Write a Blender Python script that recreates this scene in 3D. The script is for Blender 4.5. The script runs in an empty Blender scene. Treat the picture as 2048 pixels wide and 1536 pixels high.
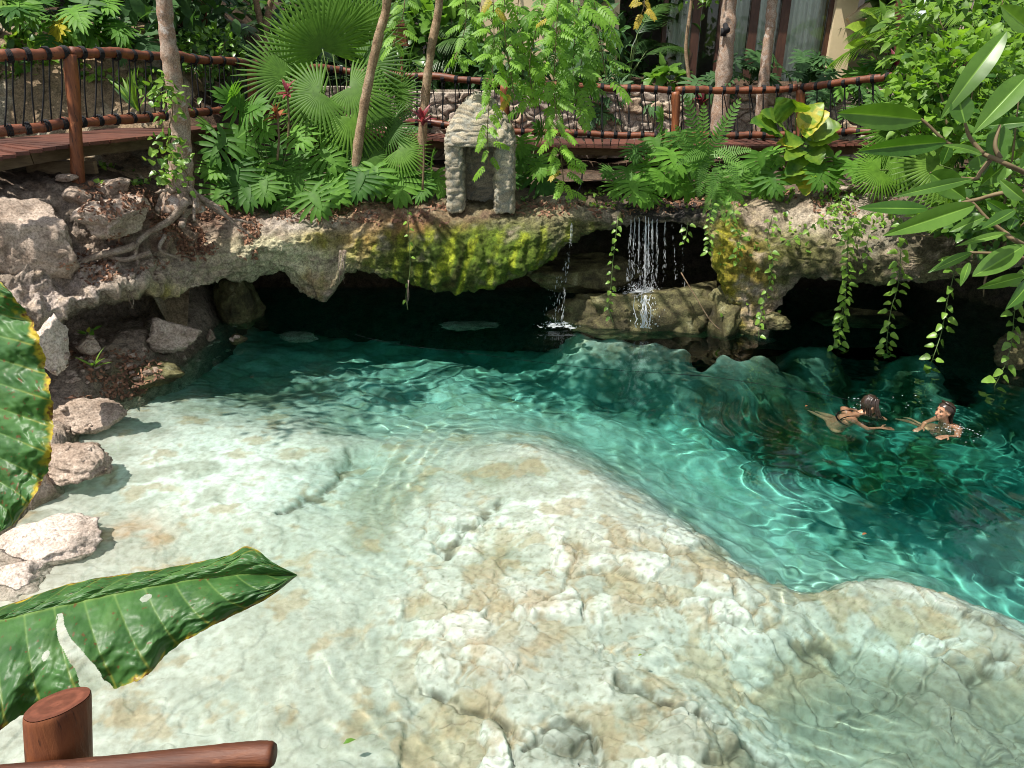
import bpy, bmesh, math, random
import numpy as np
from mathutils import Vector

# ------------------------------------------------------------------ camera, world, sun, exposure
SC = bpy.context.scene
COL = SC.collection
F, CX, CY, PITCH, EYE = 1430.0, 1024.0, 768.0, math.radians(23.5), 3.6
cam = bpy.data.objects.new('camera', bpy.data.cameras.new('camera'))
COL.objects.link(cam)
cam.data.sensor_width = 36.0
cam.data.lens = 36.0 * F / 2048.0
cam.data.clip_end = 600.0
cam.data.clip_start = 0.05
cam.location = (0, 0, EYE)
cam.rotation_euler = (math.pi / 2 - PITCH, 0, 0)
SC.camera = cam

SUN_EL, SUN_AZ = math.radians(64), math.radians(238)      # azimuth clockwise from +Y (left, slightly behind the camera)
sdir = np.array([math.cos(SUN_EL) * math.sin(SUN_AZ), math.cos(SUN_EL) * math.cos(SUN_AZ), math.sin(SUN_EL)])
w = bpy.data.worlds.new('World')
SC.world = w
w.use_nodes = True
sk = w.node_tree.nodes.new('ShaderNodeTexSky')
sk.sky_type = 'NISHITA'
sk.sun_disc = False
sk.sun_elevation = SUN_EL
sk.sun_rotation = SUN_AZ
hz = w.node_tree.nodes.new('ShaderNodeHueSaturation')          # sky desaturated so that shade looks less blue
hz.inputs['Saturation'].default_value = 0.42
w.node_tree.links.new(sk.outputs[0], hz.inputs['Color'])
w.node_tree.links.new(hz.outputs[0], w.node_tree.nodes['Background'].inputs[0])
w.node_tree.nodes['Background'].inputs[1].default_value = 0.105
sl = bpy.data.lights.new('sun', 'SUN')
sl.energy = 4.3
sl.angle = math.radians(0.5)
sl.color = (1.0, 0.95, 0.87)
sl.cycles.is_caustics_light = True
so = bpy.data.objects.new('sun', sl)
so.rotation_euler = Vector(sdir.tolist()).to_track_quat('Z', 'Y').to_euler()
COL.objects.link(so)
SC.view_settings.view_transform = 'Standard'
SC.view_settings.look = 'None'
SC.view_settings.gamma = 1
SC.view_settings.exposure = 0.85
SC.cycles.use_denoising = True
SC.cycles.filter_width = 1.0
SC.cycles.max_bounces = 10
SC.cycles.diffuse_bounces = 4
SC.cycles.glossy_bounces = 3
SC.cycles.transmission_bounces = 6
SC.cycles.transparent_max_bounces = 12
SC.cycles.volume_max_steps = 24
SC.cycles.sample_clamp_indirect = 6.0
SC.cycles.sample_clamp_direct = 30.0

# ------------------------------------------------------------------ helpers
rnd = random.Random(7)
rng = np.random.default_rng(11)
U = rnd.uniform


def ray(px, py):
    px = np.asarray(px, float); py = np.asarray(py, float)
    x = (px - CX) / F; y = (CY - py) / F
    c, s = math.cos(PITCH), math.sin(PITCH)
    return np.stack([x + 0 * y, c + y * s + 0 * x, -s + y * c + 0 * x], -1)


def atY(px, py, Y):
    d = ray(px, py)
    t = np.asarray(Y, float) / d[..., 1]
    return np.array([0, 0, EYE]) + d * t[..., None]


def atZ(px, py, z=0.0):
    d = ray(px, py)
    t = (np.asarray(z, float) - EYE) / d[..., 2]
    return np.array([0, 0, EYE]) + d * t[..., None]


def atD(px, py, dep):
    d = ray(px, py)
    return np.array([0, 0, EYE]) + d * np.asarray(dep, float)[..., None]


_g3 = rng.normal(size=(4096, 3)); _g3 /= np.linalg.norm(_g3, axis=1)[:, None]


def _hash(ix, iy, iz, seed):
    h = (ix * 73856093) ^ (iy * 19349663) ^ (iz * 83492791) ^ (seed * 2654435)
    h = (h ^ (h >> 13)) * 1274126177
    return (h ^ (h >> 16))


def perlin(P, seed=0):
    P = np.asarray(P, float)
    i = np.floor(P).astype(np.int64); f = P - i
    u = f * f * f * (f * (f * 6 - 15) + 10)
    r = 0
    for dx in (0, 1):
        wx = u[:, 0] if dx else 1 - u[:, 0]
        for dy in (0, 1):
            wy = u[:, 1] if dy else 1 - u[:, 1]
            for dz in (0, 1):
                wz = u[:, 2] if dz else 1 - u[:, 2]
                g = _g3[_hash(i[:, 0] + dx, i[:, 1] + dy, i[:, 2] + dz, seed) & 4095]
                r = r + wx * wy * wz * (g[:, 0] * (f[:, 0] - dx) + g[:, 1] * (f[:, 1] - dy) + g[:, 2] * (f[:, 2] - dz))
    return r * 1.6


def fbm(P, octs=4, seed=0, gain=0.5, ridged=False):
    a, r, P = 1.0, 0, np.asarray(P, float)
    for o in range(octs):
        n = perlin(P, seed + o * 17)
        r = r + a * ((1 - 2 * np.abs(n)) if ridged else n)
        a *= gain; P = P * 2.03 + 3.7
    return r


def worley(P2, seed=0):
    """2-D cells: distance to the nearest and second nearest point, and a random value per cell."""
    i = np.floor(P2).astype(np.int64)
    d1 = np.full(len(P2), 9.0); d2 = d1.copy(); val = np.zeros(len(P2))
    for dx in (-1, 0, 1):
        for dy in (-1, 0, 1):
            cx, cy = i[:, 0] + dx, i[:, 1] + dy
            g = _g3[_hash(cx, cy, cx * 0 + 5, seed) & 4095]
            d = np.hypot(cx + .5 + g[:, 0] * .45 - P2[:, 0], cy + .5 + g[:, 1] * .45 - P2[:, 1])
            new = d < d1
            d2 = np.where(new, d1, np.minimum(d2, d)); val = np.where(new, g[:, 2], val); d1 = np.where(new, d, d1)
    return d1, d2, val


def smooth(a, b, x):
    t = np.clip((x - a) / (b - a), 0, 1)
    return t * t * (3 - 2 * t)


class MB:
    """Collects shapes and links them as ONE mesh object."""
    def __init__(s):
        s.V, s.Fc, s.T, s.C, s.n = [], [], [], [], 0

    def add(s, V, faces, tint=0.5, col=None):
        V = np.asarray(V, float)
        for f in faces:
            if len(f):
                s.Fc.append(np.asarray(f, np.int64) + s.n)
        s.V.append(V); s.n += len(V)
        s.T.append(np.broadcast_to(np.asarray(tint, float), (len(V),)))
        s.C.append(np.zeros((len(V), 3)) if col is None else np.broadcast_to(np.asarray(col, float), (len(V), 3)))

    def tube(s, pts, r, seg=7, tint=0.5, wob=0.0, cap=True):
        P = np.asarray(pts, float); n = len(P)
        r = np.broadcast_to(np.asarray(r, float), (n,)) if np.ndim(r) < 1 or len(r) == n else np.linspace(r[0], r[-1], n)
        T = np.gradient(P, axis=0); T /= np.linalg.norm(T, axis=1)[:, None] + 1e-9
        ref = np.array([0, 0, 1.0]) if abs(T[:, 2]).mean() < .8 else np.array([1.0, 0, 0])
        A = np.cross(T, ref); A /= np.linalg.norm(A, axis=1)[:, None] + 1e-9
        B = np.cross(T, A)
        th = np.linspace(0, 2 * math.pi, seg, endpoint=False)
        rr = r[:, None] * (1 + wob * rng.normal(size=(n, seg)))
        V = P[:, None] + rr[..., None] * (np.cos(th)[None, :, None] * A[:, None] + np.sin(th)[None, :, None] * B[:, None])
        i = np.arange(n * seg).reshape(n, seg); j = np.roll(i, -1, 1)
        Fq = np.stack([i[:-1], j[:-1], j[1:], i[1:]], -1).reshape(-1, 4)
        V = V.reshape(-1, 3)
        faces = [Fq]
        if cap:
            V = np.vstack([V, P[0], P[-1]])
            a, b = n * seg, n * seg + 1
            faces.append(np.stack([j[0], i[0], np.full(seg, a)], -1)); faces.append(np.stack([i[-1], j[-1], np.full(seg, b)], -1))
        s.add(V, faces, tint)

    def box(s, c, d, rot=None, tint=0.5):
        c = np.asarray(c, float); h = np.asarray(d, float) / 2
        V = np.array([[x, y, z] for x in (-1, 1) for y in (-1, 1) for z in (-1, 1)], float) * h
        if rot is not None:
            V = V @ np.asarray(rot).T
        Fq = np.array([[0, 1, 3, 2], [4, 6, 7, 5], [0, 4, 5, 1], [2, 3, 7, 6], [0, 2, 6, 4], [1, 5, 7, 3]])
        s.add(V + c, [Fq], tint)

    def grid(s, P, tint=0.5, col=None, flip=False):
        P = np.asarray(P, float); a, b = P.shape[:2]
        i = np.arange(a * b).reshape(a, b)
        Fq = np.stack([i[:-1, :-1], i[:-1, 1:], i[1:, 1:], i[1:, :-1]], -1).reshape(-1, 4)
        if flip: Fq = Fq[:, ::-1]
        s.add(P.reshape(-1, 3), [Fq], tint, col)

    def build(s, name, mat, parent=None, smooth_=True, loc=None):
        V = np.vstack(s.V) if s.V else np.zeros((0, 3))
        if loc is not None: V = V - np.asarray(loc)
        m = bpy.data.meshes.new(name)
        m.vertices.add(len(V)); m.vertices.foreach_set('co', V.astype(np.float32).ravel())
        tot = np.concatenate([np.full(len(f), f.shape[1]) for f in s.Fc]); idx = np.concatenate([f.ravel() for f in s.Fc])
        m.loops.add(len(idx)); m.loops.foreach_set('vertex_index', idx.astype(np.int32))
        m.polygons.add(len(tot)); m.polygons.foreach_set('loop_start', np.concatenate([[0], np.cumsum(tot)[:-1]]).astype(np.int32))
        m.update(calc_edges=True)
        m.polygons.foreach_set('use_smooth', np.full(len(tot), smooth_))
        t = m.attributes.new('tint', 'FLOAT', 'POINT'); t.data.foreach_set('value', np.concatenate(s.T).astype(np.float32))
        C = np.vstack(s.C)
        if C.any():
            c = m.attributes.new('Col', 'FLOAT_COLOR', 'POINT')
            c.data.foreach_set('color', np.hstack([C, np.ones((len(C), 1))]).astype(np.float32).ravel())
        m.materials.append(mat)
        m.validate(); m.update()
        o = bpy.data.objects.new(name, m); COL.objects.link(o)
        if loc is not None and parent is None: o.location = tuple(loc)
        if parent is not None: o.parent = parent
        return o


def tag(o, label, cat, group=None):
    o['label'] = label; o['category'] = cat
    if group: o['group'] = group
    return o


def thing(name, label, cat, loc=(0, 0, 0), group=None):
    """An Empty at the thing's base; parts are built in world coordinates relative to that base (pass loc to build)."""
    o = bpy.data.objects.new(name, None); COL.objects.link(o)
    o.location = tuple(float(v) for v in loc); o.empty_display_size = .1
    return tag(o, label, cat, group)


def kind(o, k):
    o['kind'] = k
    return o


def wet(o):
    o.cycles.is_caustics_receiver = True
    return o


# ------------------------------------------------------------------ materials
def newmat(name):
    m = bpy.data.materials.new(name); m.use_nodes = True
    return m, m.node_tree, m.node_tree.nodes['Principled BSDF']


def nd(nt, typ, **kw):
    n = nt.nodes.new(typ)
    for k, v in kw.items():
        if k.startswith('i_'):
            key = k[2:]; n.inputs[int(key) if key.isdigit() else key.replace('_', ' ')].default_value = v
        else:
            setattr(n, k, v)
    return n


def lk(nt, a, b): nt.links.new(a, b)


def noise(nt, scale, detail=6, rough=.6, vec=None, dist=0):
    n = nd(nt, 'ShaderNodeTexNoise', i_Scale=scale, i_Detail=detail, i_Roughness=rough, i_Distortion=dist)
    if vec is not None: lk(nt, vec, n.inputs['Vector'])
    return n.outputs['Fac']


def ramp(nt, fac, stops):
    r = nd(nt, 'ShaderNodeValToRGB')
    e = r.color_ramp.elements
    while len(e) < len(stops): e.new(.5)
    for k, (p, c) in enumerate(stops):
        e[k].position = p; e[k].color = (*c, 1) if len(c) == 3 else c
    lk(nt, fac, r.inputs[0])
    return r.outputs[0]


def mixc(nt, fac, a, b, mode='MIX'):
    m = nd(nt, 'ShaderNodeMix', data_type='RGBA', blend_type=mode)
    for s, v in ((m.inputs[0], fac), (m.inputs[6], a), (m.inputs[7], b)):
        if isinstance(v, (int, float)): s.default_value = v
        elif isinstance(v, tuple): s.default_value = (*v, 1)
        else: lk(nt, v, s)
    return m.outputs[2]


def attr(nt, name, out='Fac'):
    return nd(nt, 'ShaderNodeAttribute', attribute_name=name).outputs[out]


def gpos(nt): return nd(nt, 'ShaderNodeNewGeometry').outputs['Position']


def opos(nt, scale=None):
    v = nd(nt, 'ShaderNodeTexCoord').outputs['Object']
    if scale:
        m = nd(nt, 'ShaderNodeMapping'); m.inputs['Scale'].default_value = scale; lk(nt, v, m.inputs['Vector']); v = m.outputs[0]
    return v


def bump(nt, b, h, strength=.5, dist=.02):
    n = nd(nt, 'ShaderNodeBump', i_Strength=strength, i_Distance=dist)
    lk(nt, h, n.inputs['Height']); lk(nt, n.outputs[0], b.inputs['Normal'])


def mleaf(name, dark, light, rough=.38, trans=.35, tcol=None, old=None, spec=.4):
    """A leaf skin: colour by the leaf's own tint, light passing through it, fine mottling; old = colour of the oldest leaves."""
    m, nt, b = newmat(name)
    t = attr(nt, 'tint')
    stops = [(0, dark), (.8, light)]
    if old: stops += [(.93, light), (.97, old)]
    c = ramp(nt, t, stops)
    n = noise(nt, 14, 3, vec=gpos(nt))
    c = mixc(nt, 1.0, c, ramp(nt, n, [(.3, (.72, .76, .68)), (.7, (1.2, 1.15, 1.1))]), 'MULTIPLY')
    lk(nt, c, b.inputs['Base Color'])
    b.inputs['Roughness'].default_value = rough; b.inputs['Specular IOR Level'].default_value = spec
    tr = nd(nt, 'ShaderNodeBsdfTranslucent')
    tc = mixc(nt, 1.0, c, tcol or (2.0, 2.1, .9), 'MULTIPLY')
    lk(nt, tc, tr.inputs[0])
    mx = nd(nt, 'ShaderNodeMixShader', i_0=trans)
    lk(nt, b.outputs[0], mx.inputs[1]); lk(nt, tr.outputs[0], mx.inputs[2])
    lk(nt, mx.outputs[0], nt.nodes['Material Output'].inputs[0])
    return m


def mrock(name, stops, scale=3, bumpd=.03, rough=.9, usecol=False, fine=40, mott=1.0):
    m, nt, b = newmat(name)
    p = gpos(nt)
    n1 = noise(nt, scale, 10, .65, p, .3)
    c = ramp(nt, n1, stops)
    if usecol:
        c = mixc(nt, 1.0, attr(nt, 'Col', 'Color'), ramp(nt, noise(nt, 9, 9, .7, p), [(.32, (1 - .62 * mott, 1 - .64 * mott, 1 - .67 * mott)), (.5, (1, 1, 1)), (.72, (1 + .5 * mott, 1 + .45 * mott, 1 + .35 * mott))]), 'MULTIPLY')
    n2 = noise(nt, fine, 8, .7, p)
    c = mixc(nt, 1.0, c, ramp(nt, n2, [(.36, (.48, .46, .43)), (.62, (1.22, 1.2, 1.18))]), 'MULTIPLY')
    lk(nt, c, b.inputs['Base Color']); b.inputs['Roughness'].default_value = rough
    b.inputs['Specular IOR Level'].default_value = .25
    h = nd(nt, 'ShaderNodeMath', operation='ADD')
    lk(nt, n2, h.inputs[0]); lk(nt, noise(nt, 11, 10, .7, p), h.inputs[1])
    bump(nt, b, h.outputs[0], .8, bumpd)
    return m


def mwood(name, c1, c2, c3, rough=.38, sc=(1, 1, 1), crack=None):
    m, nt, b = newmat(name)
    v = opos(nt, sc)
    c = ramp(nt, noise(nt, 6, 8, .65, v, .6), [(.25, c1), (.5, c2), (.75, c3)])
    c = mixc(nt, 1.0, c, ramp(nt, attr(nt, 'tint'), [(0, (.6, .58, .56)), (1, (1.35, 1.3, 1.25))]), 'MULTIPLY')
    g = noise(nt, 1.5, 4, .5, opos(nt))
    c = mixc(nt, ramp(nt, g, [(.45, (0, 0, 0)), (.75, (.5, .5, .5))]), c, c1)
    if crack:      # drying cracks along the grain, worn pale patches and a few knots
        k = noise(nt, 7, 5, .6, opos(nt, crack))
        c = mixc(nt, ramp(nt, k, [(.60, (0, 0, 0)), (.66, (.85, .85, .85))]), c, tuple(x * .35 for x in c1))
        wn = noise(nt, 5, 6, .7, opos(nt, tuple(max(1, q * .3) for q in crack)))
        c = mixc(nt, ramp(nt, wn, [(.60, (0, 0, 0)), (.72, (.6, .6, .6))]), c, tuple(min(.6, x * 1.9 + .03) for x in c3))
        kn = noise(nt, 4.5, 1, .4, opos(nt)); c = mixc(nt, ramp(nt, kn, [(.70, (0, 0, 0)), (.76, (.8, .8, .8))]), c, tuple(x * .5 for x in c1))
    lk(nt, c, b.inputs['Base Color'])
    lk(nt, ramp(nt, g, [(.3, (rough,) * 3), (.7, (rough + .25,) * 3)]), b.inputs['Roughness'])
    bump(nt, b, noise(nt, 24, 6, .7, v), .35, .006)
    return m


def mplain(name, col, rough=.6, spec=.4, var=.25, scale=8, bumpd=0):
    m, nt, b = newmat(name)
    n = noise(nt, scale, 6, .6, gpos(nt))
    c = ramp(nt, n, [(.3, tuple(x * (1 - var) for x in col)), (.7, tuple(x * (1 + var) for x in col))])
    lk(nt, c, b.inputs['Base Color']); b.inputs['Roughness'].default_value = rough; b.inputs['Specular IOR Level'].default_value = spec
    if bumpd: bump(nt, b, noise(nt, scale * 6, 6, .6, gpos(nt)), .5, bumpd)
    return m


M = {}
M['philo'] = mleaf('split_leaf_green', (.03, .10, .018), (.12, .27, .035), .55, .34, old=(.42, .36, .03), spec=.2)
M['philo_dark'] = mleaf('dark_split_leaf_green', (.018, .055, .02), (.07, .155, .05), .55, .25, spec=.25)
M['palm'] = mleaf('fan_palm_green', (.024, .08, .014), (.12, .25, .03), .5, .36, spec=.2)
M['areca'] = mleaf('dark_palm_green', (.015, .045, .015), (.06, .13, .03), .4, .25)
M['vine'] = mleaf('fresh_vine_green', (.05, .16, .02), (.21, .41, .045), .5, .46, (1.8, 1.7, .6), old=(.42, .34, .05))
M['pothos'] = mleaf('pothos_green', (.06, .16, .025), (.22, .38, .06), .35, .33, (1.7, 1.6, .7))
M['fern'] = mleaf('fern_green', (.04, .12, .022), (.13, .27, .05), .45, .35)
M['shrub'] = mleaf('shrub_green', (.025, .075, .015), (.12, .24, .04), .33, .32)
M['bright'] = mleaf('bright_shrub_green', (.03, .095, .014), (.16, .29, .035), .5, .38)
M['canopy'] = mleaf('canopy_green', (.03, .075, .015), (.10, .17, .03), .45, .35)
M['red'] = mleaf('cordyline_red', (.10, .02, .03), (.30, .06, .08), .4, .35, (1.5, 1.0, .9))
M['orange'] = mleaf('cordyline_orange', (.18, .06, .03), (.42, .17, .08), .35, .35, (1.5, 1.1, .8))
M['banana'] = mleaf('banana_green', (.10, .22, .03), (.28, .42, .06), .38, .45)
M['litter'] = mleaf('fallen_leaf_brown', (.08, .036, .022), (.30, .155, .095), .7, .1, (1, .8, .6))
M['stem'] = mplain('green_stem', (.10, .15, .04), .5)
M['vinestem'] = mplain('brown_vine_stem', (.14, .10, .05), .7)
M['bark'] = mrock('pale_mottled_bark', [(.28, (.20, .13, .09)), (.42, (.42, .34, .28)), (.55, (.33, .21, .14)), (.66, (.58, .54, .50)), (.8, (.42, .36, .29))], 5, .012, .85, fine=60)
M['bark_brown'] = mrock('brown_bark', [(.3, (.16, .10, .06)), (.5, (.30, .21, .13)), (.7, (.40, .31, .22))], 7, .012, .85, fine=50)
M['bark_red'] = mrock('reddish_bark', [(.3, (.07, .03, .018)), (.6, (.17, .075, .04))], 3, .02, .85)
M['root'] = mrock('root_bark', [(.3, (.16, .11, .08)), (.5, (.30, .24, .19)), (.7, (.42, .37, .32))], 6, .012, .9, fine=50)
M['rail'] = mwood('varnished_rail_wood', (.055, .015, .007), (.16, .047, .018), (.26, .085, .032), .42, (1, 1, 1), (.8, 6, 6))
M['rail_near'] = mwood('near_rail_wood', (.030, .009, .004), (.095, .028, .010), (.18, .058, .018), .48, (.5, 6, 6), (.35, 9, 9))
M['post'] = mwood('varnished_post_wood', (.08, .023, .009), (.21, .066, .021), (.32, .11, .035), .46, (4, 4, .6), (7, 7, .5))
M['deck'] = mwood('deck_plank_wood', (.040, .013, .009), (.095, .031, .019), (.16, .060, .036), .5, (1, 5, 5))
M['beam'] = mwood('weathered_beam_wood', (.06, .04, .022), (.14, .10, .055), (.21, .16, .09), .7, (1, 1, 4))
M['rope'] = mplain('black_rope', (.012, .012, .014), .75, .3)
M['cliff'] = mrock('cliff_limestone', [(.3, (.2, .2, .2)), (.7, (.5, .5, .5))], 3, .05, .88, True)
M['rock'] = mrock('boulder_limestone', [(.25, (.11, .085, .06)), (.40, (.31, .235, .18)), (.55, (.50, .405, .33)), (.8, (.64, .55, .47))], 2.6, .03)
M['rockpale'] = mrock('pale_limestone', [(.25, (.20, .17, .12)), (.40, (.48, .40, .34)), (.6, (.62, .54, .48)), (.8, (.70, .63, .57))], 2.6, .02)
M['rockmoss'] = mrock('mossy_wet_rock', [(.28, (.025, .022, .014)), (.45, (.07, .062, .028)), (.58, (.15, .14, .06)), (.75, (.34, .33, .20))], 3.2, .03, .55)
M['soil'] = mrock('dark_forest_soil', [(.3, (.025, .017, .011)), (.5, (.07, .045, .028)), (.7, (.15, .10, .065))], 4, .04)
M['stonewall'] = mrock('rubble_wall_stone', [(.3, (.2, .2, .2)), (.7, (.5, .5, .5))], 3, .02, .9, True, 60, .4)
M['shrine'] = mrock('mortared_shrine_stone', [(.3, (.2, .2, .2)), (.7, (.5, .5, .5))], 3, .012, .9, True, 70, .25)
M['foam'] = None
# ------------------------------------------------------------------ leaf shapes: (along 0..1, across, lift) and faces
def T_strip(prof, fold=.25, wave=0.0):
    n = len(prof); l = np.linspace(0, 1, n); wv = np.asarray(prof) / 2
    V = []
    for k in range(n):
        ph = wave * math.sin(k * 2.1)
        V += [[l[k], -wv[k], wv[k] * fold + ph], [l[k], 0, 0], [l[k], wv[k], wv[k] * fold - ph]]
    i = np.arange(n * 3).reshape(n, 3)
    Fq = np.concatenate([np.stack([i[:-1, a], i[:-1, a + 1], i[1:, a + 1], i[1:, a]], -1) for a in (0, 1)])
    return np.array(V), [Fq]


def prof(n, p=.8, q=1.0):
    l = np.linspace(0, 1, n)
    w = np.sin(math.pi * l ** p) ** q
    return np.maximum(w, .004)


def prof_heart(n):
    l = np.linspace(0, 1, n)
    w = np.sqrt(np.maximum(0, np.sin(math.pi * np.clip(l * .93 + .07, 0, 1) ** .55))) * (1 - .25 * l)
    w[-1] = .004; w[0] = .45
    return w


def join(parts):
    V, F4, F3, n = [], [], [], 0
    for v, fs in parts:
        for f in fs:
            f = np.asarray(f)
            if len(f): (F4 if f.shape[1] == 4 else F3).append(f + n)
        V.append(v); n += len(v)
    return np.vstack(V), [np.vstack(x) for x in (F4, F3) if x]


def blade2(p0, p1, wprof, bend=0.0, lift=(0, 0), sag=0.0):
    """A lobe or leaflet from p0 to p1 in the leaf plane."""
    n = len(wprof); p0 = np.array(p0, float); p1 = np.array(p1, float)
    d = p1 - p0; L = np.hypot(*d); nrm = np.array([-d[1], d[0]]) / (L + 1e-9)
    V = []
    for k in range(n):
        t = k / (n - 1)
        c = p0 + d * t + nrm * bend * L * math.sin(math.pi * t * .5) * t
        h = lift[0] * (1 - t) + lift[1] * t - sag * L * t * t
        a, b = c - nrm * wprof[k] / 2, c + nrm * wprof[k] / 2
        V += [[a[0], a[1], h], [c[0], c[1], h - .12 * wprof[k]], [b[0], b[1], h]]
    i = np.arange(n * 3).reshape(n, 3)
    Fq = np.concatenate([np.stack([i[:-1, a], i[:-1, a + 1], i[1:, a + 1], i[1:, a]], -1) for a in (0, 1)])
    return np.array(V), [Fq]


def T_philo(n=6, seed=0):
    r = random.Random(seed); parts = []
    m = np.array([.08, .16, .18, .17, .14, .11, .07, .03])
    v_, f_ = T_strip(m, .2); v_[:, 0] *= .75; parts.append((v_, f_))
    for s in (-1, 1):
        for i in range(n + 1):
            f = i / n
            ang = math.radians(142 - 116 * f ** .9 + r.uniform(-6, 6))
            L = (.52 - .06 * abs(f - .4) - .10 * f ** 2.2) * r.uniform(.88, 1.1)
            if i == 0: L *= .8
            l0 = .05 + .58 * f
            w = .150 * (1 - .22 * f)
            p0 = (l0, s * .02); p1 = (l0 + L * math.cos(ang), s * (.02 + L * math.sin(ang)))
            wp = np.array([.6, .75, 1.0, .95, .62, .06]) * w * r.uniform(.9, 1.15)
            parts.append(blade2(p0, p1, wp, -s * .22, (0.0, .05), .22))
    wp = np.array([.6, 1, .8, .05]) * .07
    parts.append(blade2((.62, 0), (1.08, 0), np.array([.6, .8, 1, .95, .6, .05]) * .12, 0, (0, 0), .2))
    return join(parts)


def T_fan(n=30, span=300, seed=0, joined=.42):
    r = random.Random(seed); parts = []; dt = math.radians(span) / n
    for i in range(n):
        th = -math.radians(span) / 2 + dt * (i + .5)
        R = (1 - .22 * abs(th / math.pi) ** 2) * r.uniform(.93, 1.04)
        d = np.array([math.cos(th), math.sin(th)]); q = np.array([-d[1], d[0]])
        V = []
        for rr, ww in ((.02, .02), (joined, joined * dt / 2), (joined + .22, joined * dt * .42), (.85, joined * dt * .26), (1.0, .003)):
            c = d * rr * R
            h = -.10 * rr ** 2 - (.10 * max(0, rr - .6)) * r.uniform(.5, 1.6)
            for sgn in (-1, 0, 1):
                p = c + q * sgn * ww
                V.append([p[0], p[1], h - abs(sgn) * ww * .5])
        k = np.arange(15).reshape(5, 3)
        parts.append((np.array(V), [np.concatenate([np.stack([k[:-1, a], k[:-1, a + 1], k[1:, a + 1], k[1:, a]], -1) for a in (0, 1)])]))
    return join(parts)


def T_pinnate(pairs, ll, lw, ang0=70, ang1=40, shape=None, sag=.15, taper=.4, start=.12, seed=0, rows=(.5, 1, .9, .1)):
    r = random.Random(seed); parts = [T_strip([.02, .016, .012, .008], 0)]
    for s in (-1, 1):
        for i in range(pairs):
            f = i / max(1, pairs - 1)
            l0 = start + (1 - start) * f * .98
            a = math.radians(ang0 + (ang1 - ang0) * f + r.uniform(-4, 4))
            env = (1 - taper * abs(2 * f - .8)) if shape is None else shape(f)
            L = ll * env * r.uniform(.92, 1.08)
            wp = np.array(rows) * lw
            parts.append(blade2((l0, 0), (l0 + L * math.cos(a), s * L * math.sin(a)), wp, -s * .08, (0, .02), sag))
    return join(parts)


TL = dict(
    philo=[T_philo(5 + k % 2, k) for k in range(4)],
    fan=[T_fan(32, 250, k) for k in range(3)],
    lance=[T_strip(prof(9, .85) * 1.0, .3, .02), T_strip(prof(9, .75), .2, .03)],
    heart=[T_strip(prof_heart(9), .3, .02), T_strip(prof_heart(9), .15, .04)],
    leaflet=[T_strip(prof(4, .8), .3)],
    vine=[T_pinnate(7, .34, .125, 70, 44, sag=.3, taper=.25, start=.16, seed=k) for k in range(3)],
    fern=[T_pinnate(18, .20, .034, 84, 60, shape=lambda f: (1 - f) ** .55 * (.55 + .45 * min(1, f * 5)) + .06, sag=.1, start=.1, seed=k) for k in range(2)],
    areca=[T_pinnate(26, .42, .028, 60, 25, shape=lambda f: math.sin(math.pi * (f * .8 + .15)) * .95 + .1, sag=.4, start=.18, seed=k, rows=(.6, 1, .7, .08)) for k in range(2)],
    sword=[T_strip(np.array([.5, .8, 1, .9, .7, .4, .04]), .5)],
    big=[T_strip(prof_heart(15), .22, .03), T_strip(prof(15, .72, .8), .28, .03)],
)


def T_ribbed(prof_, fold):
    """A long leaf with a pale midrib; the third item is the tint added at each point."""
    n = len(prof_); l = np.linspace(0, 1, n); cols = np.array([-1, -.55, -.10, -.035, .035, .10, .55, 1]); to = np.array([0, 0, 0, .6, .6, 0, 0, 0])
    V = np.array([[l[k], c * prof_[k] / 2, abs(c) ** .8 * prof_[k] / 2 * fold + .01 * math.sin(k * 1.7) * abs(c) * (1 if c > 0 else -1)] for k in range(n) for c in cols])
    i = np.arange(n * 8).reshape(n, 8); Fq = np.stack([i[:-1, :-1], i[:-1, 1:], i[1:, 1:], i[1:, :-1]], -1).reshape(-1, 4)
    return V, [Fq], np.tile(to, n)


def place(mb, T, A, B, W, up, arch=0.0, tint=.5, twist=0.0):
    """Put a leaf shape from A to B, its face towards `up`; arch bends it (positive: rises, then droops)."""
    V, Fs = T[:2]
    if len(T) > 2: tint = np.minimum(1, tint + T[2])
    A = np.asarray(A, float); B = np.asarray(B, float); t = B - A; L = np.linalg.norm(t) + 1e-9; tn = t / L
    up = np.asarray(up, float)
    s = np.cross(tn, up); ns = np.linalg.norm(s)
    if ns < 1e-3: s = np.cross(tn, np.array([.3, .5, .8])); ns = np.linalg.norm(s)
    s /= ns; nr = np.cross(s, tn)
    if twist:
        c, q = math.cos(twist), math.sin(twist); s, nr = s * c + nr * q, nr * c - s * q
    l = V[:, 0]
    P = A + np.outer(l, t) + np.outer(V[:, 1] * W, s) + np.outer(V[:, 2] * W + arch * L * 4 * l * (1 - l), nr)
    mb.add(P, Fs, tint)


def sph(yaw, pitch): return np.array([math.cos(pitch) * math.sin(yaw), math.cos(pitch) * math.cos(yaw), math.sin(pitch)])


UPC = np.array([0, -.55, .83])       # leaves turn up and to the light over the pool


def curve(P, n=8):
    """Catmull-Rom through points."""
    P = np.asarray(P, float)
    Q = np.vstack([2 * P[0] - P[1], P, 2 * P[-1] - P[-2]]); out = []
    for i in range(1, len(Q) - 2):
        for t in np.linspace(0, 1, n, endpoint=False):
            a, b, c, d = Q[i - 1:i + 3]
            out.append(.5 * (2 * b + (c - a) * t + (2 * a - 5 * b + 4 * c - d) * t * t + (3 * b - a - 3 * c + d) * t ** 3))
    out.append(P[-1])
    return np.array(out)


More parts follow.
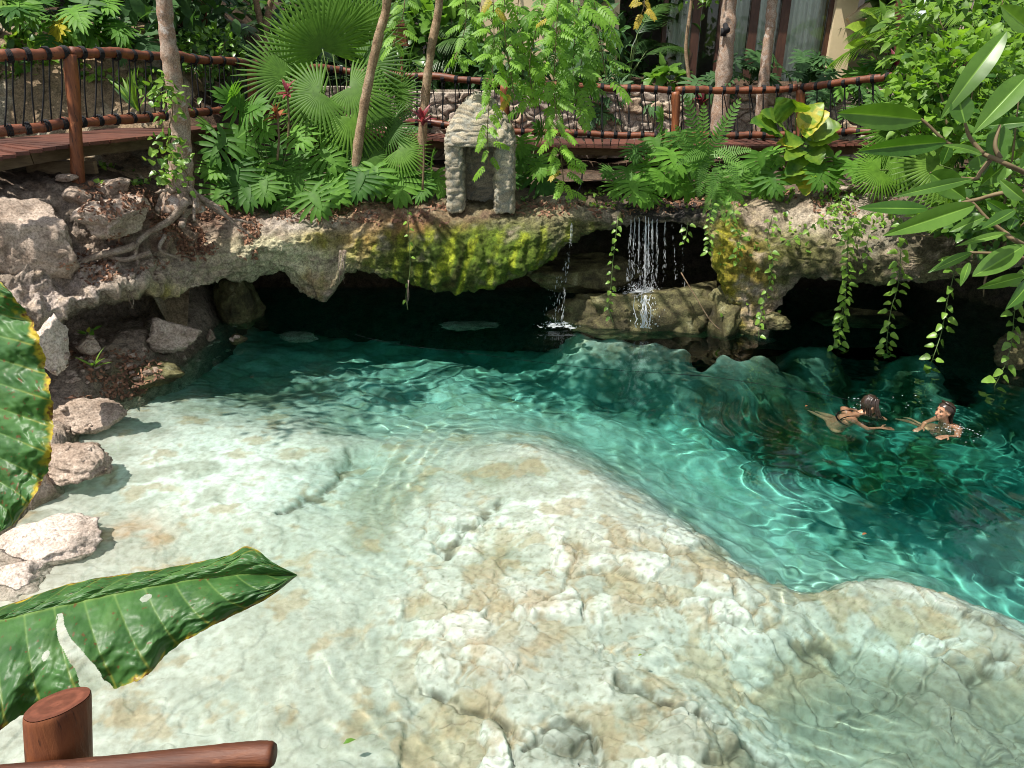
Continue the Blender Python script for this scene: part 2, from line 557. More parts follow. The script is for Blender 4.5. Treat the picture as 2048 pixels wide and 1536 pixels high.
def leafy(name, label, cat, base, n, T, mat, leaf=(.3, .45), wid=1.0, stalk=(.3, .6), yaw=(-math.pi, 0), sp=(30, 80), lp=(-60, -10), arch=.06, rs=.006, group=None, tint=(0, 1), up=None, stem_mat='stem', trunk=0.0):
    """A plant of stalked leaves round one base."""
    base = np.asarray(base, float)
    o = thing(name, label, cat, base, group)
    fo, st = MB(), MB()
    top = base + np.array([0, 0, trunk])
    if trunk: st.tube(curve([base - [0, 0, .1], base + [U(-.05, .05), U(-.05, .05), trunk * .5], top], 5), [.035, .025], 7)
    for k in range(n):
        ya = U(*yaw) + math.pi / 2 if False else U(*yaw)
        d = sph(ya, math.radians(U(*sp)))
        s0 = top - np.array([0, 0, U(0, trunk * .6)]) if trunk else base
        a = s0 + d * U(*stalk)
        L = U(*leaf)
        b = a + sph(ya + U(-.5, .5), math.radians(U(*lp))) * L
        mid = s0 + d * .5 * np.linalg.norm(a - s0) + np.array([0, 0, .06])
        st.tube(curve([s0, mid, a], 4), [rs, rs * .6], 5)
        u = np.array([0, -.35, 1.0]) if up is None else up
        place(fo, rnd.choice(T), a, b, L * wid * U(.9, 1.1), u + rng.normal(size=3) * .22, arch, U(*tint), 0)
    fo.build('foliage', M[mat], o, loc=base)
    st.build('stalks', M[stem_mat], o, loc=base)
    return o


FACE = (math.radians(120), math.radians(240))     # yaw range towards the camera
ALL = (0, 2 * math.pi)


# ------------------------------------------------------------------ the pool bed and the water
CTRL = """0,1536,.12;0,1300,.08;130,1180,.08;200,1060,.10;250,1000,.2;240,860,.12;250,900,.2;330,850,.3;400,840,.35;600,860,.35;690,900,.38;450,950,.22;600,1000,.28;720,930,.62;700,980,.5;1000,880,.55;
900,1000,.3;1100,960,.25;1300,1030,.33;1380,1080,.35;1480,1150,.38;1550,1195,.4;1000,1100,.25;800,1100,.3;500,1100,.25;1200,1150,.3;1350,1200,.3;900,1250,.25;700,1250,.25;600,1350,.2;400,1400,.2;
1000,1300,.15;1200,1300,.25;1400,1300,.35;900,1400,.3;1100,1500,.3;1300,1450,.2;1500,1350,.5;1600,1450,.62;1800,1450,.6;1900,1370,.5;1700,1320,.62;2040,1450,.6;1500,1536,.5;2040,1536,.6;2300,1500,.6;
1750,1230,.45;1900,1290,.55;2200,1400,.4;1630,1200,.9;
1640,1140,1.6;1680,1140,1.7;1780,1135,1.9;1880,1175,2.1;1990,1235,2.2;2100,1300,2.3;1100,850,1.4;1000,825,1.4;850,805,1.4;700,800,1.2;550,780,1.15;450,770,1.0;330,790,.5;
1230,850,1.7;1380,925,1.9;1550,1000,2.0;1700,1060,2.1;1850,1120,2.3;1980,1180,2.6;
1720,930,3.5;1900,1040,3.8;2040,1120,3.9;1900,900,4.0;1700,850,3.6;1500,800,3.1;1330,770,2.6;1100,750,2.0;900,750,1.7;700,720,1.6;600,745,1.3;480,720,1.0;
600,714,1.3;600,735,1.4;950,725,2.1;1480,765,2.1;
700,640,2.2;800,640,2.4;900,640,2.5;1050,655,2.3;560,660,1.6;1950,800,3.4;2100,800,3.4;800,690,1.7;1040,690,1.9;1150,720,2.2;2030,1040,1.3;2060,1050,1.3;2300,1100,3.5;2300,850,3;0,700,.3;-300,1000,.2;-300,1536,.1;1000,1800,.2;1800,1800,.5;200,1800,.1"""
def cl(pts, d, dx=0, dy=0): return ''.join(';%g,%g,%g' % (x + dx, y + dy, d) for x, y in pts)


_led = [(760, 880), (860, 868), (970, 866), (1080, 882), (1150, 905), (1195, 930), (1240, 955), (1280, 985), (1320, 1012), (1360, 1042), (1400, 1072), (1450, 1108), (1500, 1142), (1545, 1170), (1585, 1195)]
_out = [(1680, 1168), (1720, 1155), (1760, 1150), (1805, 1160), (1850, 1178), (1900, 1204), (1950, 1230), (2000, 1258), (2050, 1280), (2150, 1335)]
_drop = [(1240, 800), (1310, 835), (1380, 870), (1460, 900), (1550, 940), (1630, 975), (1700, 1005), (1780, 1040), (1860, 1078), (1950, 1120), (2040, 1165)]
_shelf = [(1165, 655), (1230, 668), (1300, 675), (1380, 682), (1450, 690), (1520, 698)]
_sh2 = [(1195, 683), (1270, 697), (1340, 706), (1420, 714), (1500, 718)]
_right = [(1580, 692), (1680, 702), (1780, 712), (1880, 724), (1980, 737), (2080, 748)]
CTRL += cl(_led[3:], .36, -10, 9) + cl(_led[3:], 1.35, 14, -12) + cl(_led[:4], .55, 0, 14) + cl(_led[:4], 1.0, 0, -14) + cl(_out, .33, -4, 12) + cl(_out, 1.75, 8, -16) + cl(_drop, 2.15, -6, 14) + cl(_drop, 3.2, 12, -22) + cl(_shelf, .5) + cl(_sh2, .9) + cl(_sh2, 1.7, 0, 24) + cl(_right, 1.3) + cl(_right, 1.8, 0, 17) + cl(_right, 2.7, 0, 48)
ctrl = np.array([[float(v) for v in c.split(',')] for c in CTRL.replace('\n', '').split(';')])


def refr_pts(px, py, d):
    """Where the ray through a pixel meets the bed d metres under the surface, bent at the water."""
    w_ = atZ(px, py); r = ray(px, py); r /= np.linalg.norm(r, axis=-1, keepdims=True)
    h = r[..., :2] / 1.33; hz = np.sqrt(1 - (h ** 2).sum(-1))
    return w_[..., :2] + h / hz[..., None] * d[..., None]


ctrl[:, 2] = np.where(ctrl[:, 2] > 2.2, 2.2 + (ctrl[:, 2] - 2.2) * 1.25, np.where(ctrl[:, 2] < .6, ctrl[:, 2] * .85 + .02, ctrl[:, 2]))
cxy = refr_pts(ctrl[:, 0], ctrl[:, 1], ctrl[:, 2])


_r = np.sqrt(((cxy[:, None] - cxy[None]) ** 2).sum(-1) + .03)
_A = np.block([[_r - np.eye(len(cxy)) * .05, np.c_[np.ones(len(cxy)), cxy]], [np.c_[np.ones(len(cxy)), cxy].T, np.zeros((3, 3))]])
_w = np.linalg.solve(_A, np.concatenate([ctrl[:, 2], np.zeros(3)]))


def bed_depth(X, Y):
    """The depths given above, spread over the bed by linear radial interpolation along slightly wandering lines."""
    P = np.stack([X.ravel(), Y.ravel()], -1); out = np.zeros(len(P))
    for a in range(0, len(P), 40000):
        q = P[a:a + 40000]
        q = q + np.stack([perlin(np.c_[q * 1.3, q[:, 0] * 0], 71), perlin(np.c_[q * 1.3, q[:, 0] * 0], 72)], -1) * .09 \
            + np.stack([perlin(np.c_[q * 4.2, q[:, 0] * 0], 73), perlin(np.c_[q * 4.2, q[:, 0] * 0], 74)], -1) * .035
        r = np.sqrt(((q[:, None] - cxy[None]) ** 2).sum(-1) + .03)
        out[a:a + 40000] = r @ _w[:-3] + _w[-3] + q @ _w[-2:]
    return np.clip(out, .03, 5.6).reshape(X.shape)


def persp_grid(pxs, pys, z=0):
    A, B = np.meshgrid(pxs, pys)
    return A, B, atZ(A, B, z)


def build_bed():
    pxs = np.linspace(-700, 2750, 900); pys = np.concatenate([np.linspace(560, 760, 190), np.linspace(761, 1800, 560)])
    A, B, P = persp_grid(pxs, pys)
    X, Y = P[..., 0], P[..., 1]
    d = bed_depth(X, Y); q = np.c_[X.ravel(), Y.ravel(), np.zeros(X.size)]
    pxv, pyv = A.ravel(), B.ravel(); dv = d.ravel()
    shallow = 1 - smooth(.7, 1.4, dv)
    stony = smooth(720, 950, pxv) * smooth(940, 1100, pyv) * shallow
    stony = np.clip(stony + (.05 + .2 * smooth(600, 900, pxv)) * shallow + .5 * smooth(640, 700, pyv) * (1 - smooth(720, 800, pyv)), 0, 1)
    qw = q[:, :2] + np.stack([perlin(q * 2.2, 5) + .2 * perlin(q * 9, 15), perlin(q * 2.2, 6) + .2 * perlin(q * 9, 16)], -1) * .18
    d1, d2, v1 = worley(qw * 3.4, 3); e1, e2, v2 = worley(qw * 8.5, 4)
    big = smooth(.02, .22, d2 - d1) * (.5 + .5 * v1); sml = smooth(.02, .3, e2 - e1) * (.5 + .5 * v2)
    patch = smooth(-.35, .1, perlin(q * .9, 31)); patch2 = smooth(-.2, .25, perlin(q * 1.7, 33))
    z = -dv + fbm(q * .9, 4, 41) * (.03 + .07 * smooth(.8, 2, dv)) + stony * (patch * big * .085 + patch2 * sml * .05) + fbm(q * 7, 3, 43) * .010 + shallow * np.maximum(0, fbm(q * 16, 2, 44) - .1) * .020 * (.3 + .7 * stony) + (1 - shallow) * fbm(q * 1.6, 3, 47, ridged=True) * .05
    led = fbm(q * 2.0, 3, 51); n_lim = fbm(q * 3, 3, 58)
    z += .03 * shallow * (np.floor(led * 2) / 2)          # broken bedding steps
    lstep = led * 3 - np.floor(led * 3); lstep = np.exp(-(np.minimum(lstep, 1 - lstep) / .05) ** 2) * shallow
    hole = np.exp(-(((pxv - 1150) / 55) ** 2 + ((pyv - 1455) / 40) ** 2)); z -= hole * .05
    crk = np.zeros(len(q))
    for line in ([(840, 1345), (905, 1362), (960, 1395), (1000, 1418)], [(1050, 1455), (1105, 1412), (1150, 1404), (1190, 1430), (1215, 1490), (1230, 1536)], [(1960, 1300), (1992, 1296), (2012, 1262), (2035, 1262)], [(700, 885), (672, 925), (640, 955), (560, 1000)],
                 [(1600, 1225), (1640, 1240), (1690, 1262)], [(880, 1085), (905, 1050), (960, 1010), (1010, 985)], [(1240, 1330), (1300, 1345), (1350, 1375), (1450, 1390)], [(1420, 1470), (1500, 1440), (1560, 1452)]):
        L = np.array(line, float)
        pw = np.stack([pxv + perlin(q * 5, 91) * 26, pyv + perlin(q * 5, 92) * 20], -1); best = np.full(len(q), 1e9)
        for u, v in zip(L[:-1], L[1:]):
            t = np.clip(((pw - u) @ (v - u)) / ((v - u) @ (v - u)), 0, 1); best = np.minimum(best, np.hypot(*(pw - u - t[:, None] * (v - u)).T))
        crk = np.maximum(crk, np.exp(-(best / 9) ** 2))
    z -= crk * .07 * shallow
    lim = np.where(pxv > 230, -.055 - .03 * smooth(-.3, .3, n_lim), .3); z = np.where(pxv > 230, lim - np.log1p(np.exp((lim - z) * 45)) / 45, z)
    # colour: pale sand, limestone slabs, ochre film, silty grey-green; sun and shade painted in
    sand = np.array([.49, .47, .405]); slab = np.array([.59, .565, .50]); ochre = np.array([.47, .335, .20]); silt_shade = np.array([.31, .30, .225]); dark = np.array([.13, .125, .085])
    n1 = fbm(q * .9, 4, 61); n2 = fbm(q * 2.6, 4, 63); n3 = fbm(q * 9, 3, 65)
    c = sand + (slab - sand) * smooth(-.25, .3, n1 + .4 * n2)[:, None]
    def mixin(c, col, wgt): return c + (np.asarray(col) - c) * np.clip(wgt, 0, 1)[:, None]
    st1 = smooth(.02, .14, d2 - d1); st2 = smooth(.02, .2, e2 - e1)
    c = mixin(c, ochre, stony * patch * (1 - st1) * .6 * smooth(-.35, .15, n3 + n2)); c = mixin(c, ochre * 1.05, stony * patch2 * (1 - st2) * .5 * smooth(-.2, .3, n2))
    c = mixin(c, [.76, .73, .67], stony * patch * st1 * smooth(-.3, .4, v1) * .9); c = mixin(c, [.72, .69, .63], stony * patch2 * st2 * smooth(0, .5, v2) * .6); c = mixin(c, [.50, .40, .27], stony * patch * st1 * smooth(.35, .7, -v1) * .7)
    rb = 1.5 * np.exp(-(((pxv - 1800) / 430) ** 2 + ((pyv - 1440) / 190) ** 2) ** 2) + .8 * np.exp(-(((pxv - 760) / 80) ** 2 + ((pyv - 1000) / 90) ** 2)) + .5 * np.exp(-(((pxv - 900) / 300) ** 2 + ((pyv - 930) / 45) ** 2)) + .5 * np.exp(-(((pxv - 700) / 300) ** 2 + ((pyv - 1450) / 120) ** 2))  # grey masks: shade on the shallows painted as bed colour
    sun_patch = np.exp(-(((pxv - 430) / 230) ** 2 + ((pyv - 930) / 95) ** 2) ** 2) + .9 * np.exp(-(((pxv - 1060) / 170) ** 2 + ((pyv - 1000 + (pxv - 1060) * .35) / 45) ** 2) ** 2)  # sunlit patches painted white into the bed colour
    c = mixin(c, silt_shade, smooth(.05, .6, n1 + .35 * n2 + .8 * rb - .7 * sun_patch - .15) * .75 * shallow)
    c = mixin(c, [.80, .79, .74], sun_patch * .9 * smooth(-.5, .1, n2))
    c = mixin(c, ochre, smooth(.15, .6, n2 + .4 * n3 + .25 * stony - .1) * .6 * shallow)
    c = mixin(c, ochre * np.array([1.15, .9, .85]), .6 * np.exp(-(((pxv - 280) / 60) ** 2 + ((pyv - 1055) / 40) ** 2)) * smooth(-.3, .2, n2))
    c = mixin(c, dark * .8, stony * patch * (1 - smooth(0, .06, d2 - d1)) * .6 * smooth(-.1, .3, n2)); c = mixin(c, dark, stony * patch2 * (1 - smooth(0, .05, e2 - e1)) * .4 * smooth(-.1, .3, n2))
    c = mixin(c, [.25, .255, .195], smooth(.2, .8, np.exp(-(((pxv - 1830) / 400) ** 2 + ((pyv - 1450) / 190) ** 2) ** 2)) * np.clip(.72 + .7 * n2 + .3 * n1, .15, .95))  # lower right greyed further, its shade put into the colour
    c = mixin(c, [.24, .21, .13], smooth(.25, .55, fbm(q * 22, 2, 69)) * .5 * shallow * (.4 + .6 * stony))
    c = mixin(c, dark, crk * .8 * smooth(-.5, .1, n3)); c = mixin(c, dark, hole * .9)
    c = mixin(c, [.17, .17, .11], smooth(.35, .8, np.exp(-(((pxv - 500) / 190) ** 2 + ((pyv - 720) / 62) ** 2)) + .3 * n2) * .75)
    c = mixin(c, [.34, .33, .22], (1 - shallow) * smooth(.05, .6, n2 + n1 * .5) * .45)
    c = mixin(c, [.30, .29, .21], (1 - smooth(630, 700, pyv)) * (1 - smooth(1080, 1180, pxv)) * np.clip(.8 + .6 * n2, 0, .95)); c = mixin(c, [.05, .055, .035], smooth(.45, .9, dv) * (1 - smooth(718, 745, pyv)) * smooth(1150, 1220, pxv) * (1 - smooth(1560, 1640, pxv)) * .5); c = mixin(c, [.13, .12, .06], (1 - smooth(735, 775, pyv)) * smooth(1500, 1580, pxv) * (.75 + n2 * .6))  # rear darkens towards the caves and under the shelf: shade painted in
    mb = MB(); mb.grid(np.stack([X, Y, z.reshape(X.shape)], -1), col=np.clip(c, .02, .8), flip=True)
    m, nt, b = newmat('pool_bed_limestone')
    p = gpos(nt); n = noise(nt, 16, 5, .55, p)
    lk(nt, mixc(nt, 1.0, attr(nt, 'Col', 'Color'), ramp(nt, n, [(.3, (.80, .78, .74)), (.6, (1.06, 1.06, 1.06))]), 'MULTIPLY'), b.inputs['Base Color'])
    b.inputs['Roughness'].default_value = .95; b.inputs['Specular IOR Level'].default_value = .1
    bump(nt, b, noise(nt, 45, 4, .55, p), .4, .01)
    return wet(kind(mb.build('pool_bed', m), 'structure'))


SPLASH = [(1110, 652, 1.0), (1290, 655, .8), (1750, 815, .9), (1895, 845, .9)]


def build_water():
    pxs = np.linspace(-700, 2750, 900); pys = np.concatenate([np.linspace(575, 760, 150), np.linspace(761, 1800, 560)])
    A, B, P = persp_grid(pxs, pys)
    X, Y = P[..., 0].ravel(), P[..., 1].ravel()
    r = np.random.default_rng(5); z = np.zeros(X.size)
    q = np.c_[X, Y, X * 0]
    xw = X + perlin(q * .8, 81) * .5; yw = Y + perlin(q * .8, 82) * .5
    amp = .5 + .7 * smooth(-.4, .5, perlin(q * .45, 83))
    far = smooth(4.0, 8.0, Y)
    for i in range(52):
        k = 2 * math.pi / math.exp(r.uniform(math.log(.13), math.log(.95))); a = r.normal(.9, .75)
        ok = 1.0 if k < 26 else 1 - .75 * far
        z += ok * amp * ((.0046 if k < 20 else .0095) / k) * np.sin(k * (xw * math.cos(a) + yw * math.sin(a)) + r.uniform(0, 6.28))
    for px, py, s in SPLASH:
        c = atZ(px, py); R = np.hypot(X - c[0], Y - c[1])
        z += s * .004 * np.sin(R * 30 + perlin(q * 2, 9) * 2) * np.exp(-R / .55) * smooth(.05, .2, R)
    mb = MB(); mb.grid(np.stack([X, Y, z], -1).reshape(*A.shape, 3), flip=True)
    m, nt, b = newmat('clear_turquoise_water'); nt.nodes.remove(b)
    g = nd(nt, 'ShaderNodeBsdfGlass', i_Roughness=0.0, i_IOR=1.33); out = nt.nodes['Material Output']
    lk(nt, g.outputs[0], out.inputs[0])
    va = nd(nt, 'ShaderNodeVolumeAbsorption'); va.inputs[0].default_value = (.0, .81, .765, 1)
    sp = nd(nt, 'ShaderNodeSeparateXYZ'); lk(nt, gpos(nt), sp.inputs[0])
    lt = nd(nt, 'ShaderNodeMath', operation='LESS_THAN', i_1=.03); lk(nt, sp.outputs[2], lt.inputs[0])
    mu = nd(nt, 'ShaderNodeMath', operation='MULTIPLY', i_1=.62); lk(nt, lt.outputs[0], mu.inputs[0])
    lk(nt, mu.outputs[0], va.inputs[1]); lk(nt, va.outputs[0], out.inputs[1])
    o = kind(mb.build('water', m), 'structure')
    o.cycles.is_caustics_caster = True
    return o


build_bed()
build_water()
# ------------------------------------------------------------------ cliff round the pool: a profile for each column, from the planted top over the lip and under the overhang to the bed
def pz(Y, p): return EYE - Y * math.tan(PITCH - math.atan((CY - p) / F))


# column: px, then ten (Y, row) pairs; a row over 20 is a pixel row, else a height
CAVE = [(13.6, .8), (13.8, 0.0), (12.8, -.8), (11.2, -1.8)]


def over(px, k0, k1, k2, k3, k4, inner=None, rest=None):
    z4 = pz(*k4) if k4[1] > 20 else k4[1]
    return (px, k0, k1, k2, k3, k4, inner or (k4[0] + 1.2, z4 + .12), *(rest or CAVE))


PROF = [
    (-500, (10.5, 3.1), (8.2, 2.9), (6.6, 2.2), (5.8, 1.6), (5.3, 1.1), (5.1, .9), (4.7, .55), (4.3, .25), (3.6, -.1), (3.0, -.6)),
    (-250, (10.5, 2.9), (8.5, 2.7), (7.0, 2.0), (6.3, 1.5), (5.8, 1.05), (5.6, .85), (5.3, .5), (5.0, .2), (4.5, -.1), (4.1, -.6)),
    (0, (10.5, 2.55), (8.6, 375), (8.0, 470), (7.5, 590), (7.1, 660), (7.1, 700), (6.8, 780), (6.2, 900), (5.2, 1060), (4.2, -.45)),
    (100, (10.5, 2.5), (8.8, 365), (8.3, 480), (7.9, 570), (7.6, 640), (8.5, 668), (8.3, 694), (7.4, 790), (6.4, 900), (5.5, -.45)),
    (200, (10.5, 2.4), (9.0, 375), (8.6, 490), (8.3, 550), (8.1, 590), (9.6, 606), (9.4, 642), (8.3, 695), (7.7, 790), (7.2, -.5)),
    (290, (11, 2.3), (9.4, 385), (8.9, 500), (8.7, 540), (8.5, 574), (10.2, 588), (10.0, 634), (8.9, 660), (8.2, 750), (7.8, -.5)),
    (335, (11.2, 2.2), (9.8, 395), (9.2, 500), (9.0, 545), (8.9, 580), (9.8, 585), (10.6, .75), (9.5, 668), (8.7, 730), (8.2, -.5)),
    (400, (11.6, 2.2), (10.2, 410), (9.6, 500), (9.4, 540), (9.3, 577), (10.5, 1.05), (12.0, .8), (10.8, .4), (9.5, 702), (8.9, -.6)),
    over(470, (12, 2.15), (10.5, 415), (9.9, 490), (9.75, 520), (10.0, 560), (11.3, 1.15), [(13, .9), (13, .2), (11, -.2), (10, -.8)]),
    over(520, (12.2, 2.1), (10.7, 412), (10.1, 480), (10.0, 503), (10.45, 551)),
    over(570, (12.4, 2.1), (10.8, 410), (10.15, 470), (10.05, 495), (10.5, 548)),
    over(600, (12.5, 2.1), (10.8, 408), (10.2, 468), (10.1, 505), (10.4, 583)),
    over(640, (12.5, 2.1), (10.9, 405), (10.25, 465), (10.15, 535), (10.2, 606)),
    over(664, (12.5, 2.1), (10.9, 403), (10.3, 462), (10.2, 530), (10.2, 597)),
    over(690, (12.6, 2.1), (11, 402), (10.4, 458), (10.25, 500), (10.3, 546)),
    over(715, (12.6, 2.1), (11, 402), (10.4, 455), (10.25, 497), (10.35, 538)),
    over(790, (12.6, 2.1), (11, 400), (10.5, 445), (10.2, 500), (10.25, 557)),
    over(870, (12.6, 2.1), (11.1, 400), (10.5, 440), (10.1, 510), (10.15, 578)),
    over(910, (12.6, 2.1), (11.1, 400), (10.5, 437), (10.05, 515), (10.1, 585)),
    over(965, (12.6, 2.1), (11.1, 400), (10.5, 436), (10.1, 510), (10.15, 578)),
    over(1010, (12.6, 2.05), (11.2, 400), (10.5, 436), (10.2, 500), (10.2, 562)),
    over(1080, (12.7, 2.0), (11.3, 402), (10.5, 434), (10.3, 480), (10.4, 525)),
    over(1140, (12.7, 2.0), (11.4, 404), (10.6, 428), (10.5, 460), (10.6, 490)),
    over(1200, (12.8, 2.0), (11.5, 406), (10.8, 428), (10.7, 444), (10.8, 458)),
    over(1250, (12.8, 1.95), (11.6, 408), (11.0, 428), (10.95, 436), (11.1, 446)),
    over(1340, (12.8, 1.9), (11.7, 410), (11.1, 430), (11.05, 438), (11.15, 446)),
    over(1412, (12.8, 1.95), (11.6, 408), (11.0, 432), (10.9, 440), (11.0, 455)),
    over(1430, (12.8, 2.0), (11.4, 404), (10.7, 440), (10.35, 490), (10.45, 525)),
    over(1450, (12.8, 2.0), (11.3, 400), (10.6, 445), (10.2, 520), (10.25, 600)),
    (1480, (12.8, 2.05), (11.2, 398), (10.5, 450), (10.15, 530), (10.2, 640), (10.2, 675), (10.6, -.5), (11.5, -.9), (11.6, -1.3), (11.2, -1.8)),
    (1535, (12.8, 2.05), (11.1, 395), (10.4, 455), (10.05, 530), (10.1, 640), (10.0, 685), (10.5, -.5), (11.5, -.9), (11.6, -1.3), (11.2, -1.8)),
    over(1562, (12.8, 2.05), (11.1, 393), (10.4, 458), (10.0, 525), (10.15, 602)),
    over(1600, (12.8, 2.1), (11, 390), (10.3, 465), (9.95, 515), (10.0, 550)),
    over(1680, (12.6, 2.1), (10.9, 390), (10.1, 480), (9.8, 520), (9.8, 557)),
    over(1760, (12.4, 2.1), (10.8, 390), (10.0, 485), (9.65, 525), (9.7, 561)),
    over(1850, (12.2, 2.15), (10.5, 390), (9.8, 470), (9.4, 520), (9.4, 561), rest=[(12.6, .7), (12.6, 0), (11.2, -.8), (10, -1.5)]),
    over(1930, (12, 2.2), (10.2, 388), (9.5, 460), (9.1, 505), (9.15, 548), rest=[(12, .7), (12, 0), (10.8, -.8), (9.6, -1.5)]),
    over(2060, (11.5, 2.3), (9.7, 385), (9.0, 440), (8.7, 490), (8.7, 532), rest=[(11, .6), (11, 0), (10, -.6), (9, -1.2)]),
    over(2350, (10, 2.6), (8.4, 360), (7.8, 420), (7.5, 490), (7.4, 560), rest=[(9.4, .5), (9.3, 0), (8.4, -.5), (7.6, -1)]),
    over(2900, (8, 2.8), (6.5, 330), (6.0, 420), (5.7, 500), (5.6, 600), rest=[(7.4, .5), (7.3, 0), (6.4, -.5), (5.6, -1)]),
]
BL = [(430, 515, 120, 26, (.38, .34, .15), .9), (650, 475, 60, 22, (.28, .25, .05), .9), (540, 475, 70, 16, (.34, .32, .16), .7), (1610, 490, 100, 40, (.15, .15, .035), 1.0), (1740, 525, 120, 35, (.085, .09, .03), 1.0), (1130, 455, 60, 25, (.12, .15, .02), .9),   # patches of rock colour, plus bounced light painted on the arch: px, py, rx, ry, colour, weight
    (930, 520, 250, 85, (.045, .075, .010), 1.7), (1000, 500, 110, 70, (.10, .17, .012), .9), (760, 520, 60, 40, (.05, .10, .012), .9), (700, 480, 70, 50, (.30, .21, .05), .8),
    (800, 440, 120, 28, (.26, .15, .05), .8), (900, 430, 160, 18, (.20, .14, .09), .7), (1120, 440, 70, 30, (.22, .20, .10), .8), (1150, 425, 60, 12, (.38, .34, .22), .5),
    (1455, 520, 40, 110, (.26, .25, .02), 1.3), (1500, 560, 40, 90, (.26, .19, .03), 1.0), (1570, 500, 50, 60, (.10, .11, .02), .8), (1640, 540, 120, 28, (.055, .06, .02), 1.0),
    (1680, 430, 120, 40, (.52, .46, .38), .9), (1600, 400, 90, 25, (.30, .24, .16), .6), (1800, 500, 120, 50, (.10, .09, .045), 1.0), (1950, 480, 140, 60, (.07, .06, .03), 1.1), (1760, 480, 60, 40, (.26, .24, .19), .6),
    (560, 525, 95, 40, (.70, .68, .46), 2.2), (490, 540, 80, 40, (.62, .60, .40), 1.8), (635, 570, 40, 40, (.36, .28, .16), .9), (440, 545, 70, 40, (.42, .36, .25), .9), (580, 450, 110, 18, (.50, .46, .41), 1.0),  # first two: arch brightened in colour for light bounced off the pool
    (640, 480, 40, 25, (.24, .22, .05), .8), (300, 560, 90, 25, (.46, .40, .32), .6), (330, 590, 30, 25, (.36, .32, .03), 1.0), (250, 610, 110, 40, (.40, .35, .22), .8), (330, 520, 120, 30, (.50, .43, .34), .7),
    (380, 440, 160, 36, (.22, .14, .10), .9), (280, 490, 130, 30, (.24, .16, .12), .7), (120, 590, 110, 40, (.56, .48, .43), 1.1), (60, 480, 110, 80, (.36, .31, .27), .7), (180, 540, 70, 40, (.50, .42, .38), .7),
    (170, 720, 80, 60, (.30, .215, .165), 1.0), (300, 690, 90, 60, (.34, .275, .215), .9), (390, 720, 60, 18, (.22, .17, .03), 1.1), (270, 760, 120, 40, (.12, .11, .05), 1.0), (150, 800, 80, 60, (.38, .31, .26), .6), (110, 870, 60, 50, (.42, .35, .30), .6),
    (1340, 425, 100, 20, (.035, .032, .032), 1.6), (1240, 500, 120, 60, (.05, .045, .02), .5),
]


def resample(a, k):
    return np.interp(k, np.arange(len(a)), a)


